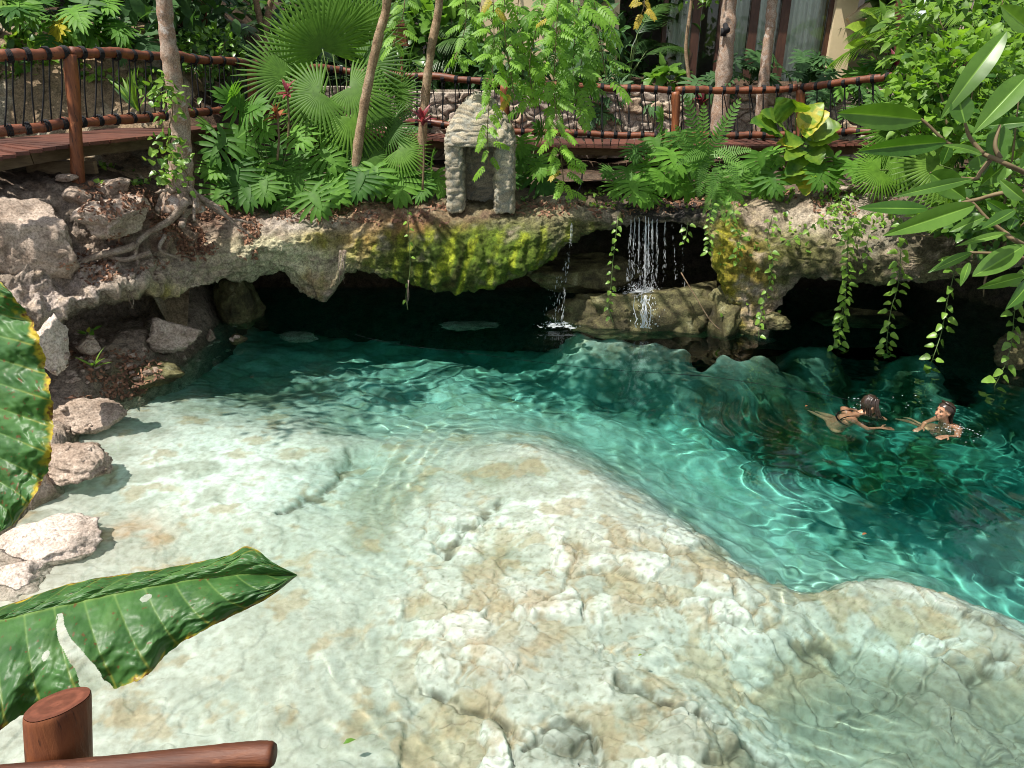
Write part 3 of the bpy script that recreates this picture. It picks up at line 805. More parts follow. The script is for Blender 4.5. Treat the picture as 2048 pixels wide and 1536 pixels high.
def build_cliff():
    keys = np.array([[c[0]] + [v for j, pr in enumerate(c[1:]) for v in (pr[0], pz(pr[0], pr[1]) if pr[1] > 20 else pr[1])] for c in PROF], float)
    pxs = np.unique(np.concatenate([np.linspace(-500, -50, 60), np.linspace(-50, 2100, 900), np.linspace(2100, 2900, 70)]))
    wig = pxs + fbm(np.c_[pxs * .012, pxs * 0, pxs * 0], 3, 3) * 4
    Yk = np.stack([np.interp(wig, keys[:, 0], keys[:, 1 + 2 * j]) for j in range(10)], 1)
    Zk = np.stack([np.interp(wig, keys[:, 0], keys[:, 2 + 2 * j]) for j in range(10)], 1)
    segs = [14, 26, 30, 34, 14, 12, 14, 16, 10]
    rows = np.concatenate([np.linspace(j, j + 1, s, endpoint=False) for j, s in enumerate(segs)] + [[9.0]])
    # rounded profile: sample linear, then soften along the rows
    j = np.clip(np.floor(rows).astype(int), 0, 8); f = rows - j

    def cat(K):
        e = np.concatenate([2 * K[:, :1] - K[:, 1:2], K, 2 * K[:, -1:] - K[:, -2:-1]], 1)
        a, b, c, d = e[:, j], e[:, j + 1], e[:, j + 2], e[:, j + 3]
        cr = .5 * (2 * b + (c - a) * f + (2 * a - 5 * b + 4 * c - d) * f * f + (3 * b - a - 3 * c + d) * f ** 3)
        return .6 * cr + .4 * (b + (c - b) * f)
    Y, Z = cat(Yk), cat(Zk)
    # world x: the column's own viewing plane, so a column runs straight back from the shore
    dirs = ray(pxs[:, None] + 0 * Y, np.full_like(Y, 500.))
    tanx = (pxs[:, None] - CX) / F
    dep = Y * math.cos(PITCH) + (EYE - Z) * math.sin(PITCH)
    X = tanx * dep
    P = np.stack([X, Y, Z], -1)
    du = np.gradient(P, axis=0); dv = np.gradient(P, axis=1)
    Nn = np.cross(dv, du); Nn /= np.linalg.norm(Nn, axis=-1, keepdims=True) + 1e-9
    q = P.reshape(-1, 3); nr = Nn.reshape(-1, 3)
    rv = np.broadcast_to(rows[None], Y.shape).ravel()
    front = (smooth(.3, 1.0, rv) * (1 - smooth(5.5, 6.2, rv)))
    edge = 1 - .5 * np.exp(-((rv - 4) / .5) ** 2)
    disp = (fbm(q * 1.4, 4, 21) * .11 * edge + (fbm(q * 3.6, 4, 22, ridged=True) - .9) * .035 + fbm(q * 12, 4, 23) * .020 + fbm(q * 30, 2, 24) * .011)
    lf = np.clip((1300 - np.broadcast_to(pxs[:, None], Y.shape).ravel()) / 600, 0, 1)
    st = fbm(np.c_[q[:, 0] * 1.3, q[:, 1] * 1.3, q[:, 2] * 6], 3, 27, ridged=True)
    disp += (st - .8) * .025
    # broken rubble on the left foot
    pv = np.broadcast_to(pxs[:, None], Y.shape).ravel()
    rub = (1 - smooth(330, 460, pv)) * smooth(5.6, 6.2, rv)
    d1, d2, v1 = worley(q[:, :2] * 4.2 + q[:, 2:] * 2, 8)
    disp += rub * (smooth(0, .3, d2 - d1) * (.4 + .6 * v1) * .13 + fbm(q * 4, 4, 29, ridged=True) * .05 - .06)
    disp += np.where(pv > 1300, 0, (1 - smooth(300, 500, pv)) * smooth(1.0, 1.6, rv) * (1 - smooth(4, 4.6, rv))) * (fbm(q * 2.6, 4, 30, ridged=True) - .7) * .09
    # mossy drip ribs on the bulging face
    rib = np.exp(-((pv - 950) / 230) ** 2) * smooth(2.0, 2.7, rv) * (1 - smooth(3.9, 4.1, rv))
    disp += rib * .035 * np.sin(q[:, 0] * 22 + fbm(q * 2, 3, 31) * 2.5)
    q2 = q + nr * (disp * np.maximum(front, .35))[:, None]
    # colours
    d = q2 - np.array([0, 0, EYE]); c_, s_ = math.cos(PITCH), math.sin(PITCH)
    zc = d[:, 1] * c_ - d[:, 2] * s_; yc = d[:, 1] * s_ + d[:, 2] * c_
    py = CY - F * yc / np.maximum(zc, .2); px = CX + F * d[:, 0] / np.maximum(zc, .2)
    n1 = fbm(q * 1.8, 5, 51); n2 = fbm(q * 5, 5, 53)
    col = np.array([.44, .36, .285])[None] * (1 + .35 * n1)[:, None]
    col = np.broadcast_to(col, (len(q), 3)).copy()
    up = np.clip(nr[:, 2], 0, 1)
    soil = np.array([.075, .048, .032]); moss = np.array([.10, .115, .015])
    w_ = smooth(1.6, .7, rv) if False else 1 - smooth(.8, 1.7, rv + n2 * .35)
    col += (soil - col) * (w_ * .9)[:, None]
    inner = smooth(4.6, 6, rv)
    right = smooth(640, 720, pv)
    mz = np.clip(smooth(-.25, .3, n1 + n2 * .5) * right * smooth(1.6, 2.4, rv), 0, 1)
    col += (moss * (1 + .5 * n2[:, None]) - col) * (mz * .7)[:, None]
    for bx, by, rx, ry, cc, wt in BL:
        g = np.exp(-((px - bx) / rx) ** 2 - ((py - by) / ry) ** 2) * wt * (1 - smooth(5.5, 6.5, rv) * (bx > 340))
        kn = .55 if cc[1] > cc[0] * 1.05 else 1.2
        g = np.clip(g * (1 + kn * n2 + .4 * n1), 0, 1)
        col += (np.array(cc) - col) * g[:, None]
    # yellow-green drip streaks that follow the ribs
    s1 = np.sin((px + (py - 500) * .28) * .135 + fbm(np.c_[q[:, 0] * 3, q[:, 1] * 3, q[:, 2] * .8], 3, 57) * 2.6) * .5 + .5
    g = rib * smooth(.5, .95, s1) * np.clip(.7 + n2 * 1.1, 0, 1)
    col += (np.array([.30, .36, .025]) - col) * (g * .95)[:, None]
    g = rib * smooth(.5, .9, 1 - s1) * np.clip(.3 + n1, 0, 1)
    col += (np.array([.05, .05, .012]) - col) * (g * .75)[:, None]
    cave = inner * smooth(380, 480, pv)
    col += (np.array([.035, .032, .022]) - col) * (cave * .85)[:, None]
    wetline = np.exp(-((q2[:, 2] - .02) / .07) ** 2)
    col += (np.array([.06, .065, .03]) - col) * (wetline * .7)[:, None]
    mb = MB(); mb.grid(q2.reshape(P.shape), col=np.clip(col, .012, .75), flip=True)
    return wet(kind(mb.build('cliff', M['cliff']), 'structure')), q2.reshape(P.shape)


cliff, CL = build_cliff()
# nearest point of the cliff top, to stand things on it
_ct = CL[:, :70].reshape(-1, 3)


def on_cliff(px, Y):
    d = ray(px, 390.); x = d[0] / d[1] * Y
    k = np.argmin((_ct[:, 0] - x) ** 2 + (_ct[:, 1] - Y) ** 2)
    return np.array([x, Y, _ct[k, 2]])


# ------------------------------------------------------------------ ground behind
def ground_z(x, y):
    z = 2.05 + 0 * x
    left = smooth(-3.2, -6.5, x)
    z = z + left * (.45 + 1.9 * smooth(10.6, 13.0, y) + .9 * smooth(13, 17, y))
    back = smooth(15.55, 15.8, y)
    z = np.maximum(z, 2.05 + back * (1.15 + .35 * smooth(15.5, 17, y)) * (1 - left))
    z = z + smooth(19, 40, y) * 2.0
    return z


def build_ground():
    xs = np.unique(np.concatenate([np.linspace(-120, -14, 30), np.linspace(-14, 14, 240), np.linspace(14, 120, 30)]))
    ys = np.unique(np.concatenate([np.linspace(11.9, 18, 110), np.linspace(18, 240, 60)]))
    X, Y = np.meshgrid(xs, ys)
    Z = ground_z(X, Y) - .10
    q = np.c_[X.ravel(), Y.ravel(), X.ravel() * 0]
    Z = Z + (fbm(q * .9, 4, 91) * .08 + fbm(q * 4, 3, 92) * .025).reshape(X.shape)
    mb = MB(); mb.grid(np.stack([X, Y, Z], -1), flip=True)
    return kind(mb.build('ground', M['soil']), 'structure')


build_ground()


def build_bank():
    """The earth bank that rises behind the left railing."""
    xs = np.linspace(-14, -4.6, 190); ys = np.linspace(9.4, 13.6, 90); X, Y = np.meshgrid(xs, ys)
    q = np.c_[X.ravel(), Y.ravel(), X.ravel() * 0]
    Z = ground_z(X, Y) - .06 + (fbm(q * 1.1, 4, 95) * .10 + fbm(q * 4, 4, 96, ridged=True) * .04).reshape(X.shape) - .8 * (1 - smooth(9.4, 10.2, Y)) - 1.2 * (1 - smooth(-4.6, -5.2, X))
    n = fbm(q * 1.7, 4, 97); c = np.array([.30, .22, .14]) * (1 + .4 * n)[:, None]; c = c + (np.array([.42, .37, .28]) - c) * smooth(.1, .4, fbm(q * 2.4, 4, 98))[:, None]
    mb = MB(); mb.grid(np.stack([X, Y, Z], -1), col=np.clip(c, .03, .6), flip=True)
    return kind(mb.build('hillside', M['cliff']), 'structure')


build_bank()


# ------------------------------------------------------------------ loose rocks
def rock_mesh(mb, c, size, seed, cuts=10, rough=.12, sub=5, rot=0.0):
    bm = bmesh.new(); bmesh.ops.create_icosphere(bm, subdivisions=sub, radius=1)
    V = np.array([v.co[:] for v in bm.verts]); Fc = np.array([[v.index for v in f.verts] for f in bm.faces]); bm.free()
    r = np.random.default_rng(seed)
    for k in range(cuts):
        n = r.normal(size=3); n /= np.linalg.norm(n); dd = r.uniform(.55, .85)
        V -= np.outer(np.maximum(0, V @ n - dd), n)
    V *= 1 + (fbm(V * 1.6 + seed, 3, seed) * rough)[:, None]
    V += V * (fbm(V * 6 + seed, 4, seed + 5) * .05 + fbm(V * 17 + seed, 3, seed + 6) * .02)[:, None] + V * ((fbm(V * 3 + seed, 3, seed + 9, ridged=True) - .8) * .05)[:, None]
    V = V * np.asarray(size)
    ca, sa = math.cos(rot), math.sin(rot)
    V = V @ np.array([[ca, sa, 0], [-sa, ca, 0], [0, 0, 1]])
    mb.add(V + np.asarray(c), [Fc])


def rock(label, px, py, Y, size, seed, mat='rock', name='boulder', group=None, sub=5, cuts=10, rot=0.0, dz=0.0, rough=.12):
    c = atY(px, py, Y) + [0, 0, dz]
    mb = MB(); rock_mesh(mb, c, size, seed, cuts, rough, sub=sub, rot=rot)
    o = mb.build(name, M[mat], loc=c)
    return wet(tag(o, label, 'rock', group))


G = 'boulders on the left bank'
rock('large grey-brown boulder at the left edge below the boardwalk deck', 55, 480, 8.15, (.62, .5, .56), 3, group=G)
rock('flat-topped pale boulder on leaf litter left of the mottled trunk', 225, 436, 8.5, (.42, .4, .22), 12, group=G, rot=.3)
rock('narrow rock wedged behind the flat-topped pale boulder', 266, 410, 8.85, (.32, .22, .14), 23, group=G, rot=-.5)
rock('small round grey rock under the end of the boardwalk post', 155, 392, 8.7, (.16, .16, .13), 31, group=G, sub=4)
rock('smallest pale stone lying against the foot of the boardwalk post', 134, 357, 8.85, (.13, .1, .06), 37, group=G, sub=4)
rock('low broad rock slab behind the pale boulder by the roots', 228, 378, 9.05, (.26, .2, .16), 39, group=G, sub=4)
G = 'rocks at the left water edge'
rock('stacked angular pale rock beside the yellow-edged hanging leaf', 104, 690, 6.9, (.16, .22, .3), 41, 'rockpale', 'rock', G)
rock('sharp dark-sided rock below the yellow-edged leaf at the shallow edge', 140, 925, 6.05, (.42, .28, .17), 43, 'rock', 'rock', G, rot=-.35)
rock('pointed speckled rock leaning out behind the tip of the yellow-edged leaf', 80, 985, 5.75, (.22, .22, .32), 47, 'rock', 'rock', G)
rock('broad pinkish shore rock with a dark wet rim in the shallows', 100, 1092, 4.95, (.50, .34, .22), 53, 'rockpale', 'rock', G, rot=.15)
rock('pink bare rock at the left edge above the torn leaf', 20, 1180, 4.55, (.46, .34, .24), 59, 'rockpale', 'rock', G)
rock('pale rock at the pool edge under the left bank rubble', 170, 832, 7.1, (.42, .3, .17), 61, 'rock', 'rock', G, rot=.4)
rock('flat stone half sunk in the shallows beside the varnished post', 260, 1400, 3.55, (.22, .18, .10), 67, 'rockpale', 'rock', G)
rock('grey stone under the torn leaf left of the varnished post', 40, 1420, 3.4, (.3, .2, .12), 68, 'rockpale', 'rock', G)
G = 'rubble on the left bank'
rock('squarish brown rubble block under the left overhang', 178, 690, 8.15, (.15, .14, .12), 71, 'rock', 'rubble_stone', G, 4)
rock('upright rubble stone at the mouth of the small left cave', 422, 672, 9.5, (.07, .07, .1), 73, 'rock', 'rubble_stone', G, 4)
rock('reddish flat rubble stone lying by the dark cave water', 478, 678, 9.75, (.14, .1, .09), 79, 'rockmoss', 'rubble_stone', G, 4)
rock('knobbly grey rubble lump in the middle of the left bank', 340, 668, 8.9, (.36, .3, .24), 83, 'rock', 'rubble_stone', G)
rock('dark mossy rubble lump at the waterline of the left bank', 300, 752, 8.2, (.42, .26, .16), 87, 'rockmoss', 'rubble_stone', G)
_rb = []
for k in range(7):
    mb = MB(); rock_mesh(mb, (0, 0, 0), (1, U(.7, 1), U(.5, .8)), 300 + k, 9, sub=3); _rb.append(mb)
RUBBLE = [(U(130, 480), U(660, 790)) for _ in range(60)] + [(U(60, 200), U(740, 900)) for _ in range(24)] + [(U(150, 330), U(500, 560)) for _ in range(14)]
# rock pillar in the left cave, shelf under the fall, slab beside the fall
rock('rock pillar standing between the two left cave mouths', 480, 610, 11.0, (.36, .34, .72), 91, 'rockmoss', 'rock_pillar')
rock('wet rounded rock shelf that the main fall splashes on', 1300, 640, 10.8, (1.25, .6, .62), 101, 'rockmoss', 'rock_shelf', cuts=3, rough=.3)
rock('rock bulge closing the right end of the splash shelf', 1450, 640, 10.45, (.36, .4, .56), 103, 'rockmoss', 'rock_shelf', cuts=6)
rock('dim slanting rock slab in the recess left of the fall', 1165, 545, 11.6, (.95, .5, .32), 107, 'rockmoss', 'rock_slab', cuts=5)
rock('dark broken rock at the foot of the mossy right pillar', 1545, 645, 9.9, (.28, .26, .16), 109, 'rockmoss', 'rock', cuts=12)
rock('dim rock hump inside the right cave behind the hanging vines', 1720, 655, 11.2, (.8, .5, .42), 113, 'rockmoss', 'rock')
rock('dark wet rock at the right edge of the far shore', 2035, 705, 9.0, (.36, .3, .28), 127, 'rockmoss', 'rock')
for px, py, s, lab in [(600, 716, (.34, .22, .10), 'pale flat slab lying under water off the left bank'), (940, 692, (.45, .22, .10), 'pale submerged slab in front of the mossy bulge'), (1480, 768, (.5, .4, .3), 'large round boulder under the deep turquoise water')]:
    c = atZ(px, py, -.55 if px < 1200 else -1.5); mb = MB(); rock_mesh(mb, c, s, px, 5, .3); wet(tag(mb.build('submerged_rock', M['rock'], loc=c), lab, 'rock', 'rocks under water'))
G = 'stacked flat stones above the right overhang'
for k, (px, py, s, lab) in enumerate([(1700, 390, .26, 'lowest wide flat stone of the stack above the right overhang'), (1745, 378, .24, 'tilted flat stone on the right end of the stacked stones'), (1678, 374, .2, 'thin flat stone on the left end of the stacked stones'), (1715, 364, .22, 'topmost pale flat stone of the stack above the right overhang')]):
    rock(lab, px, py, 11.0, (s, .2, .055), 131 + k, 'rock', 'flat_stone', G, 4, rot=U(-.3, .3))


# ------------------------------------------------------------------ rubble stone wall behind the walkway
def build_wall():
    xs = np.linspace(-4.0, 8.2, 560); hs = np.linspace(0, 1, 62)
    A, Bh = np.meshgrid(xs, hs)
    yl = 15.15 - .0 * A + .25 * np.sin(A * .4)
    top = 3.30 + .06 * np.sin(A * 1.3) - .28 * smooth(3.0, 6.5, A) * 0
    z = 2.0 + (top - 2.0) * Bh
    q2 = np.c_[A.ravel() * 3.6, z.ravel() * 5.2]
    q2 = q2 + np.stack([perlin(np.c_[q2, q2[:, 0] * 0], 3), perlin(np.c_[q2, q2[:, 0] * 0], 4)], -1) * .5
    d1, d2, v = worley(q2, 14)
    st = smooth(.03, .2, d2 - d1)
    dsp = st * (.06 + .05 * v) + fbm(np.c_[q2 * 1.5, v], 4, 15) * .02
    y = yl.ravel() - dsp
    col = np.array([.50, .42, .35])[None] * (1 + .25 * v)[:, None] * (1 + .3 * fbm(np.c_[q2, v], 3, 16))[:, None]
    tan = np.array([.46, .33, .21]); col += (tan - col) * (smooth(.3, .8, v) * .7)[:, None]
    col += (np.array([.30, .265, .23]) - col) * (1 - st)[:, None]
    front = np.stack([A, y.reshape(A.shape), z], -1)
    cap = np.stack([np.stack([xs, front[-1, :, 1] + t, front[-1, :, 2] + .01 * (t > 0)], -1) for t in (0, .12, .45)])
    backf = np.stack([np.stack([xs, front[-1, :, 1] + .45, np.full_like(xs, zz)], -1) for zz in (3.3, 2.0)])
    mb = MB(); mb.grid(front, col=np.clip(col, .04, .7), flip=False)
    c2 = np.array([.42, .37, .31])
    mb.grid(cap, col=c2); mb.grid(backf, col=c2)
    tag(mb.build('stone_wall', M['stonewall'], loc=(2, 15.2, 2)), 'low pinkish rubble stone wall running along behind the rope railing', 'wall')


build_wall()

# ------------------------------------------------------------------ boardwalk and rope railing
PATH = [(-260, 7.3, 132, 304, 366), (0, 8.4, 114, 262, 312), (60, 8.6, 108, 256, 300), (140, 9.0, 104, 245, 288), (250, 9.7, 110, 237, 276), (330, 10.4, 115, 231, 268), (400, 11.2, 119, 224, 258),
        (480, 12.4, 124, 218, 250), (560, 13.4, 131, 222, 250), (680, 14.0, 141, 232, 258), (800, 14.0, 152, 242, 272), (1008, 13.6, 166, 262, 286), (1180, 13.6, 174, 268, 291), (1350, 13.4, 181, 272, 293),
        (1470, 13.5, 180, 271, 292), (1600, 13.4, 176, 268, 290), (1700, 12.7, 165, 264, 287), (1815, 12.1, 148, 258, 287), (1950, 11.3, 130, 255, 292), (2200, 10.2, 112, 250, 300)]
PA = np.array(PATH, float)


def rp(px, which):
    """Point of the walkway line at a column: 2 top rail, 3 bottom rail, 4 deck edge."""
    return atY(px, np.interp(px, PA[:, 0], PA[:, which]), np.interp(px, PA[:, 0], PA[:, 1]))


def build_walk():
    dn = curve([rp(p, 4) for p in PA[:, 0]], 8)
    seg = np.linalg.norm(np.diff(dn, axis=0), axis=1); s = np.concatenate([[0], np.cumsum(seg)])
    tot = s[-1]; wdt = .142; n = int(tot / wdt)
    pt = lambda u: np.array([np.interp(u, s, dn[:, k]) for k in range(3)])
    root = thing('boardwalk', 'reddish plank boardwalk curving along the left bank and behind the stone shrine', 'boardwalk', pt(tot * .2))
    pl, bm_ = MB(), MB()
    base = np.array(root.location)
    edge, back = [], []
    for k in range(n):
        u = (k + .5) * wdt
        a, b = pt(max(0, u - .3)), pt(min(tot, u + .3)); t = (b - a); t[2] = 0; t /= np.linalg.norm(t); nv = np.array([-t[1], t[0], 0])
        c = pt(u); ov = U(-.015, .015)
        rot = np.stack([t, nv, [0, 0, 1]], 1)
        pl.box(c + nv * (.72 + ov) + [0, 0, -.02 + U(-.003, .003)], (wdt - .008, 1.5, .04), rot, U(0, 1))
    us = np.linspace(0.05, tot - .05, 90)
    for off in (.28, 1.25):
        P = []; bm_ = MB()
        for u in us:
            a, b = pt(max(0, u - .3)), pt(min(tot, u + .3)); t = (b - a); t[2] = 0; t /= np.linalg.norm(t); nv = np.array([-t[1], t[0], 0])
            P.append(pt(u) + nv * off + [0, 0, -.044])
        P = np.array(P)
        for k in range(len(P) - 1):
            d = P[k + 1] - P[k]; L = np.linalg.norm(d); d /= L; nv = np.array([-d[1], d[0], 0])
            bm_.box((P[k] + P[k + 1]) / 2 - [0, 0, .075], (L + .002, .07, .15), np.stack([d, nv, np.cross(d, nv)], 1), .5)
        bm_.build('beam', M['beam'], root, False, loc=base)
    pl.build('planks', M['deck'], root, False, loc=base)
    cb = MB(); c = rp(150, 4)
    cb.box(c + [-.35, .2, -.30], (.85, .08, .15), None, .8)
    cb.build('cross_beam', M['beam'], root, False, loc=base)
    for px in (330, 560, 800, 1130, 1350, 1600, 1815):
        g = MB(); c = rp(px, 4) + [0, .7, -.2]
        g.tube([c, c - [0, 0, 1.2]], .07, 8); g.build('support', M['beam'], root, loc=base)

    rail = thing('rope_railing', 'rustic log railing lashed with black rope along the boardwalk', 'railing', rp(1350, 4))
    base = np.array(rail.location)

    def log(p0, p1, which, r, name):
        xs = np.arange(p0, p1 + 1, 9.0)
        P = np.array([rp(x, which) for x in xs])
        n = len(P); wob = np.cumsum(rng.normal(size=n)) * .004; wob -= np.linspace(wob[0], wob[-1], n)
        P[:, 2] += wob + .008 * np.sin(xs * .06) + .006 * np.sin(xs * .023 + 1)
        rr = r * (1 + .06 * np.sin(xs * .05 + 2) + .05 * rng.normal(size=n))
        mb = MB(); mb.tube(P, rr, 12, np.clip(.5 + np.cumsum(rng.normal(size=n)).repeat(12) * 0, 0, 1) if False else .5, .015)
        mb.build(name, M['rail'], rail, loc=base)
    for a, b in ((-250, 139), (141, 520), (521, 1006), (1010, 1348), (1352, 1598), (1602, 2008), (2010, 2190)):
        log(a, b, 2, .058, 'top_rail')
    for a, b in ((-250, 148), (152, 498), (503, 1005), (1011, 1347), (1353, 1597), (1603, 2008), (2010, 2190)):
        log(a, b, 3, .056, 'bottom_rail')
    for px, foot in ((140, .55), (503, .1), (1008, .5), (1350, .05), (1600, .15), (2010, .3), (2150, .3)):
        t = rp(px, 2); b = rp(px, 4) - [0, 0, foot]
        mb = MB(); zz = np.linspace(0, 1, 14)
        P = t + np.outer(zz, b - t) + [0, -.02, 0]
        P[:, 0] += .012 * np.sin(zz * 5); P[0, 2] -= .02
        mb.tube(P, .072 + .004 * np.sin(zz * 9), 14, .5, .01)
        mb.build('post', M['post'], rail, loc=base)
    # lashings: a band on each rail and the cords between them
    xs = []
    x = -20.0
    while x < 2150:
        if not 506 < x < 640: xs.append(x)
        Yh = np.interp(x, PA[:, 0], PA[:, 1]); x += 37 * 8.5 / Yh * (1.15 if x > 700 else 1.0)
    for k, x in enumerate(xs):
        mb = MB()
        for which, r in ((2, .058), (3, .056)):
            c = rp(x, which); t = rp(x + 6, which) - c; t /= np.linalg.norm(t)
            for q in np.linspace(-.022, .022, 4):
                a = np.linspace(0, 2 * math.pi, 13); s_ = np.cross(t, [0, 0, 1]); s_ /= np.linalg.norm(s_); v_ = np.cross(s_, t)
                mb.tube(c + t * (q + U(-.003, .003)) + np.outer(np.cos(a), s_) * (r + .008) + np.outer(np.sin(a), v_) * (r + .008), .0085, 5, cap=False)
        lean = U(2, 9) * (1 if k % 2 else 1.2)
        if 700 < x: lean = (10 if k % 2 else -8) + U(-2, 2)
        for x0, x1, dy in ((x - 2, x + U(-2, 2), -.05), (x + 2, x + lean + 5, .04)):
            a, b = rp(x0, 2), rp(x1, 3); m_ = (a + b) / 2 + [U(-.006, .006), dy * .4, 0]
            mb.tube(curve([a + [0, dy, -.03], m_, b + [0, dy, .03]], 4), .0095, 5)
        mb.build('rope', M['rope'], rail, loc=base)


build_walk()


# ------------------------------------------------------------------ small stone shrine on the cliff edge
def build_shrine():
    b = atY(963, 399, 10.95)
    root = thing('stone_shrine', 'small domed stone shrine with an open niche on the cliff edge', 'shrine', b)

    def stonecol(P):
        q2 = np.c_[P[:, 0] * 1.0 + P[:, 1] * .8, P[:, 2]] * np.array([8.5, 10.5])
        q2 = q2 + np.stack([perlin(P * 4, 61), perlin(P * 4, 62)], -1) * .5
        d1, d2, v = worley(q2, 63)
        e = d2 - d1
        stn = smooth(.12, .3, e)
        c = np.array([.27, .27, .23]) * (1 + .15 * fbm(P * 6, 3, 64))[:, None]
        s = np.array([.40, .355, .265]) * (1 + .25 * v)[:, None]
        c = c + (s - c) * stn[:, None]
        c = c + (np.array([.10, .095, .06]) - c) * (smooth(.2, .6, fbm(P * 3, 4, 66)) * .4)[:, None]
        return np.clip(c, .03, .7), stn * .018 + fbm(P * 9, 3, 67) * .018

    def solid(fn, nu, nv, name):
        u = np.linspace(0, 1, nu); v = np.linspace(0, 1, nv); A, Bv = np.meshgrid(u, v)
        P = fn(A, Bv)
        du = np.gradient(P, axis=1); dv = np.gradient(P, axis=0); N_ = np.cross(du, dv); N_ /= np.linalg.norm(N_, axis=-1, keepdims=True) + 1e-9
        ff = P.reshape(-1, 3); c, d = stonecol(ff)
        cen = ff.mean(0); sg = np.sign(((ff - cen) * N_.reshape(-1, 3)).sum(1).mean())
        N_ = N_ * sg
        N_[:, 0] = N_[:, -1] = (N_[:, 0] + N_[:, -1]) / 2
        d2 = d.reshape(A.shape); d2[:, -1] = d2[:, 0]
        mb = MB(); mb.grid(P + N_ * d2[..., None], col=c)
        o = mb.build(name, M['shrine'], root, loc=b)

    def column(cx, hw, y0, y1, z0, z1, lean=0):
        cy, hy = (y0 + y1) / 2, (y1 - y0) / 2

        def fn(A, Bv):
            th = A * 2 * math.pi
            e = lambda t: np.sign(t) * np.abs(t) ** .45
            k = np.where(Bv < .06, Bv / .06, np.where(Bv > .94, (1 - Bv) / .06, 1)) * .995 + .005
            return b + np.stack([cx + lean * Bv + hw * e(np.cos(th)) * k, cy + hy * e(np.sin(th)) * k, z0 + (z1 - z0) * np.clip((Bv - .06) / .88, 0, 1)], -1)
        return fn

    solid(column(-.365, .125, -.36, .34, -.12, .84), 64, 50, 'pillar')
    solid(column(.345, .145, -.36, .34, -.14, .84), 64, 50, 'pillar')
    solid(column(0, .30, .34, .50, -.10, .84), 64, 50, 'back_wall')

    def dome(A, Bv):
        th = A * 2 * math.pi
        e = lambda t, p: np.sign(t) * np.abs(t) ** p
        z = np.clip((Bv - .08) / .92, 0, 1)
        hw = np.interp(z, [0, .10, .3, .5, .7, .84, .94, .98, 1], [.50, .50, .455, .385, .295, .215, .13, .07, .005])
        k = np.clip(Bv / .08, .01, 1)
        p = .5 + .45 * z
        return b + np.stack([hw * e(np.cos(th), p) * k, -.02 + hw * .84 * e(np.sin(th), p) * k, .80 + .68 * z ** .95], -1)
    solid(dome, 90, 80, 'dome')


build_shrine()
# ------------------------------------------------------------------ trees
def crown(fo, li, root, center, rad, n_clumps, per, leaf=(.10, .2), T='leaflet', fill=.1, limbs=True):
    """Leaf clumps spread unevenly through an ellipsoid, carried by limbs from root."""
    center = np.asarray(center, float); rad = np.asarray(rad, float)
    for k in range(n_clumps):
        d = rng.normal(size=3); d /= np.linalg.norm(d)
        c = center + d * rad * (U(fill, 1.0) ** .6)
        if limbs and k % 3 == 0:
            mid = (np.asarray(root) + c) / 2 + rng.normal(size=3) * .15 + [0, 0, .2]
            li.tube(curve([root, mid, c], 4), [.045, .008], 5)
        R = U(.25, .6); tb = U(0, .75)
        pos = c + rng.normal(size=(per, 3)) * R * .5 * [1, 1, .6]
        dr = rng.normal(size=(per, 3)) + [0, 0, -.3]; dr /= np.linalg.norm(dr, axis=1)[:, None]
        for a, dd in zip(pos, dr):
            L = U(*leaf)
            place(fo, rnd.choice(TL[T]), a, a + dd * L, L * .5, [U(-.5, .5), U(-.5, .5), 1], .05, min(1, tb + U(0, .25)))


def trunk_mesh(mb, pix, Y, widths, n=10, seg=14, extend=None, wob=.03):
    """A trunk through pixel points at depth Y, with widths in pixels; extend = extra world points above the frame."""
    P = [atY(x, y, Y) for x, y in pix]
    sc = lambda p: (p[1] * math.cos(PITCH) + (EYE - p[2]) * math.sin(PITCH)) / F
    R = [w_ * .5 * sc(p) for w_, p in zip(widths, P)]
    if extend:
        for p, r in extend: P.append(np.asarray(P[-1]) + p); R.append(r)
    C = curve(P, n); rr = np.interp(np.linspace(0, len(P) - 1, len(C)), np.arange(len(P)), R)
    ph = np.linspace(0, 1, len(C))
    rr = rr * (1 + .05 * np.sin(ph * 37) + .04 * np.sin(ph * 91 + 1))
    mb.tube(C, rr, seg, .5, wob)
    return P[0], P[-1]


def tree(name, label, pix, Y, widths, bark, extend, crowns, group=None, leafmat='canopy'):
    base = atY(*pix[0], Y)
    o = thing(name, label, 'tree', base, group)
    t = MB(); a, top = trunk_mesh(t, pix, Y, widths, extend=extend)
    fo, li = MB(), MB()
    for c, r, nc, per in crowns:
        crown(fo, li, top, c, r, nc, per)
    to = t.build('trunk', M[bark], o, loc=base)
    if crowns:
        fo.build('crown', M[leafmat], o, loc=base)
        li.build('limbs', M[bark], o, loc=base)
    return o, base


def roots(o, base, lines, mat='root'):
    for pts, Y, w0, w1 in lines:
        P = []
        for q in pts:
            P.append(atY(q[0], q[1], q[2] if len(q) > 2 else Y))
        mb = MB(); C = curve(P, 6)
        C = C + np.cumsum(rng.normal(size=C.shape), axis=0) * .004
        mb.tube(C, np.linspace(w0, w1, len(C)), 8, .5, .06)
        mb.build('root', M[mat], o, loc=base)


